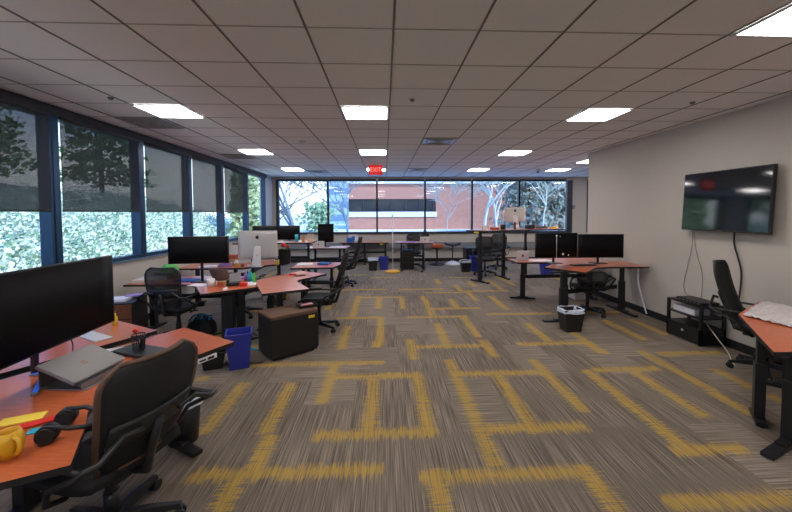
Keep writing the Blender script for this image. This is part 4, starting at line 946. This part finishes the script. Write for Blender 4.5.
# window side of the cluttered desk
flat('paper_pile', 'pile of white papers on the drawer cabinet under the window', 'paper', (-3.5, 4.84, .641), rad(12), .30, .22, 'paper', .03)
flat('magazine', 'purple magazine on the drawer cabinet, beside the white papers', 'magazine', (-3.38, 5.0, .641+.031), rad(30), .18, .14, 'purple', .006)
flat('paper_pile', 'cream papers on the left end of the cluttered desk', 'paper', (-3.55, 5.62, ZF), rad(5), .32, .40, 'skin_box', .05)
o = B().box((0, 0, .05), (.30, .22, .1)).build('small_box', 'grey_metal', bevel=.004); tag(o, 'grey box under the green cap by the window', 'box', loc=(-3.58, 5.88, ZF+.051)); o.location = (-3.45, 5.9, ZF)
t = thing('cap', 'lime green cap by the left window behind the mesh chair', 'cap', (-3.42, 5.9, ZF+.101))
B().lathe([(.12, 0), (.118, .05), (.09, .095), (.04, .12), (.001, .125)], n=20, sx=1, sy=1.1).build('crown', 'green', t); B().sheet(lambda u, v: ((u*2-1)*.09, -.11-v*.07*(1-(u*2-1)**2*.6), .012-.01*v), 8, 4, .004).build('brim', 'green', t)
# silver-computer desk
for i, (x, y, s, m_, lb) in enumerate(((-3.02, 7.2, (.26, .2, .12), 'cardboard', 'brown cardboard box left of the silver computer'), (-3.25, 7.25, (.2, .18, .24), 'skin_box', 'pale upright box behind the wide monitor edge'),
        (-3.02, 7.0, (.2, .1, .07), 'purple', 'low purple box in front of the cardboard box'), (-3.3, 6.9, (.3, .14, .03), 'paper', 'white folded papers on the window side desk'), (-2.8, 6.95, (.05, .05, .07), 'yellow', 'tiny yellow box before the silver computer'),
        (-2.68, 6.93, (.05, .05, .05), 'orange', 'tiny orange box before the silver computer'), (-2.12, 7.2, (.07, .05, .09), 'yellow_note', 'small yellow box right of the silver computer'), (-2.55, 6.92, (.07, .04, .04), 'white_plastic', 'tiny white box before the silver computer'))):
    box_(lb, (x, y, .76), rad(i*13 % 30), s, m_)
box_('cardboard lid stacked on the brown cardboard box', (-3.02, 7.2, .881), rad(4), (.24, .18, .08), 'orange')
o = B().ball((0, 0, .055), .055).build('white_figure', 'ceramic'); tag(o, 'small round white ornament left of the silver computer', 'ornament', loc=(-2.86, 7.1, .76))
t = thing('desk_organiser', 'black desk organiser with a red flower, right of the silver computer', 'organiser', (-2.02, 7.42, .76), rad(10))
B().taper_box((0, 0), (.2, .16), (.24, .2), 0, .28, .01).build('box', 'black_plastic', t); B().tube([(0, 0, .02), (-.02, 0, .34)], .006, 6).tube([(.03, .02, .02), (.05, 0, .31)], .006, 6).build('stem', 'green', t)
B().ball((-.02, 0, .36), .055, 10, (1, 1, .8)).build('flower', 'red', t); B().ball((.06, 0, .32), .035, 10).build('bloom', 'orange', t)
flat('paper_pile', 'white papers beside the flower organiser', 'paper', (-2.22, 7.72, .76), rad(45), .2, .16, 'paper', .02)
t = thing('floor_cable_post', 'thin white cable running down from the silver computer desk', 'cable', (0, 0, 0))
B().tube([(-2.5, 6.79, .74), (-2.55, 6.77, .6), (-2.58, 6.76, .4), (-2.64, 6.76, .02)], .009, 6).build('cord', 'white_plastic', t)
for i in range(4): box_(('standing cream binder, leftmost', 'standing grey binder, second', 'standing green binder, third', 'standing tan binder, last')[i]+' under the silver computer desk', (-2.35+.09*i, 7.35+.07*i, .0), rad(45), (.07, .26, .44), ('skin_box', 'grey_metal', 'leaf_lime', 'cardboard')[i], 'binder', 'binder')
# raised desk with the pair of monitors
o = B().lathe([(.001, 0), (.035, 0), (.042, .17), (.001, .17)], n=16).build('cup', 'teal'); tag(o, 'turquoise cup on the raised desk before the white far window', 'cup', loc=(-1.98, 8.25, 1.12))
box_('brown jar beside the turquoise cup', (-1.84, 8.3, 1.12), 0, (.07, .07, .13), 'cardboard', 'jar', 'jar')
box_('pale box at the right end of the raised desk with two monitors', (-1.72, 8.5, 1.12), 0, (.13, .13, .16), 'skin_box')
flat('paper_pile', 'white papers along the front edge of the raised desk', 'paper', (-2.45, 8.16, 1.12), 0, .8, .2, 'paper', .012)
flat('paper_pile', 'white papers covering the desk with the portrait monitor', 'paper', (-1.25, 9.6, .86), rad(4), .4, .32, 'paper', .012)
flat('paper_pile', 'white magazines on the desk beyond the pushed-in chair', 'paper', (-1.55, 7.1, .75), rad(12), .3, .25, 'paper', .03)
flat('magazine', 'dark blue magazine on the desk beyond the pushed-in chair', 'magazine', (-1.2, 7.25, .75), rad(-12), .22, .2, 'blue_cloth', .03)
flat('phone', 'black phone lying on the bare cherry desk', 'phone', (-1.38, 5.95, ZF), rad(30), .16, .08, 'black_plastic', .012)
flat('eyeglass_case', 'dark red case beside the phone on the bare cherry desk', 'case', (-1.52, 6.02, ZF), rad(10), .12, .05, 'red', .02)
# small white sign between the far windows and the portrait monitor
t = thing('desk_sign', 'small white card on the wall right of the portrait monitor', 'sign', (-1.12, YF-.02, .86)); B().box((0, 0, 0), (.34, .01, .4)).build('card', 'paper', t); B().box((0, -.006, 0), (.10, .003, .12)).build('mark', 'blue_cloth', t)
box_('dark blue box on the left end of the empty far desk', (-1.18, 12.55, .76), rad(8), (.26, .2, .15), 'blue_cloth')
box_('small white block beside the blue box on the empty far desk', (-.88, 12.6, .76), rad(0), (.12, .2, .1), 'ceramic')
flat('paper_pile', 'purple papers on the far desk with the white laptop', 'paper', (.75, 11.25, .86), rad(-10), .4, .25, 'purple', .02)
box_('black speaker on the far desk with the white laptop', (.80, 11.5, .86), 0, (.12, .1, .15), 'black_plastic', 'speaker', 'speaker')
# raised desk
for i, (x, y, s, m_, lb) in enumerate(((2.55, 9.15, (.14, .1, .12), 'ceramic', 'white box at the left end of the tall standing desk'), (2.9, 9.4, (.2, .14, .06), 'orange', 'orange box on the tall standing desk'), (3.15, 9.5, (.1, .1, .13), 'black_plastic', 'black box left of the pale computer'),
       (4.0, 9.8, (.24, .12, .10), 'black_plastic', 'black box right of the pale computer'), (4.35, 9.85, (.3, .16, .07), 'grey_metal', 'grey box on the right part of the tall standing desk'), (4.7, 9.85, (.14, .14, .05), 'yellow_note', 'yellow box at the right end of the tall standing desk'))):
    box_(lb, (x, y, 1.32), rad(i*17 % 40), s, m_)
t = thing('toy_figure', 'red figure leaning in front of the pale computer', 'toy', (3.45, 9.45, 1.32)); B().tube([(0, 0, 0), (0, 0, .14)], .03, 8).build('body', 'tan_cushion', t); B().tube([(-.09, 0, .13), (.09, 0, .15)], .012, 6).build('arms', 'tan_cushion', t); B().ball((0, 0, .17), .03).build('head', 'tan_cushion', t)
box_('white device on the floor under the right rear desk', (3.95, 7.3, 0), 0, (.22, .4, .42), 'aluminium', 'computer_tower', 'computer')
# right corner desk
flat('keyboard', 'black keyboard before the left monitor on the bright cherry desk', 'keyboard', (3.42, 6.08, .85), rad(10), .40, .14, 'black_plastic', .018)
flat('phone', 'small white phone near the right monitor foot', 'phone', (3.62, 6.25, .85), rad(30), .09, .14, 'paper', .01)
cable('white cable drooping under the bright cherry desk by the wall', [(4.33, 5.98, .81), (4.35, 6.0, .6), (4.38, 5.98, .4), (4.42, 5.95, .2), (4.44, 5.9, .04)], .012, 'paper')
flat('papers', 'white papers on the right rear desk beside the monitor', 'paper', (3.2, 7.25, .78), rad(5), .4, .25, 'paper', .01)
# plastic wrap on the right edge desk
def wrap():
    b = B(); pts = 46
    def P(u, v):
        a = Vector((3.50, 3.36, 0)).lerp(Vector((4.22, 3.84, 0)), u); c = Vector((3.56, 2.93, 0)).lerp(Vector((4.40, 2.75, 0)), u)
        p = a.lerp(c, v); e = min(u, 1-u, v, 1-v)*8
        n = noise.noise(Vector((p.x*9, p.y*9, 0)))*.5+noise.noise(Vector((p.x*24, p.y*24, 3)))*.35
        return (p.x-3.9+.02*n, p.y-3.2+.02*n, max(.005, .03*min(1, e)+.06*abs(n)+.004))
    b.sheet(P, pts, pts, .003); return b
M['wrap'] = mat('bubble_wrap', (.66, .60, .60), .28, var=.35, scale=30)
tag(wrap().build('bubble_wrap', 'wrap'), 'crumpled pale plastic wrap spread over the desk at the right edge', 'plastic wrap', loc=(3.9, 3.2, .7525))
# cables on the floor under desks
cable('black cable winding on the floor near the bag with blue cords', [(-2.5, 5.3, .01), (-2.3, 5.45, .01), (-2.15, 5.3, .01), (-2.0, 5.4, .01), (-1.85, 5.25, .01)], .009, 'black_plastic')
cable('blue cable on the carpet behind the blue recycling bin', [(-1.75, 4.75, .01), (-1.6, 4.68, .01), (-1.55, 4.75, .01), (-1.5, 4.9, .01)], .012, 'teal')
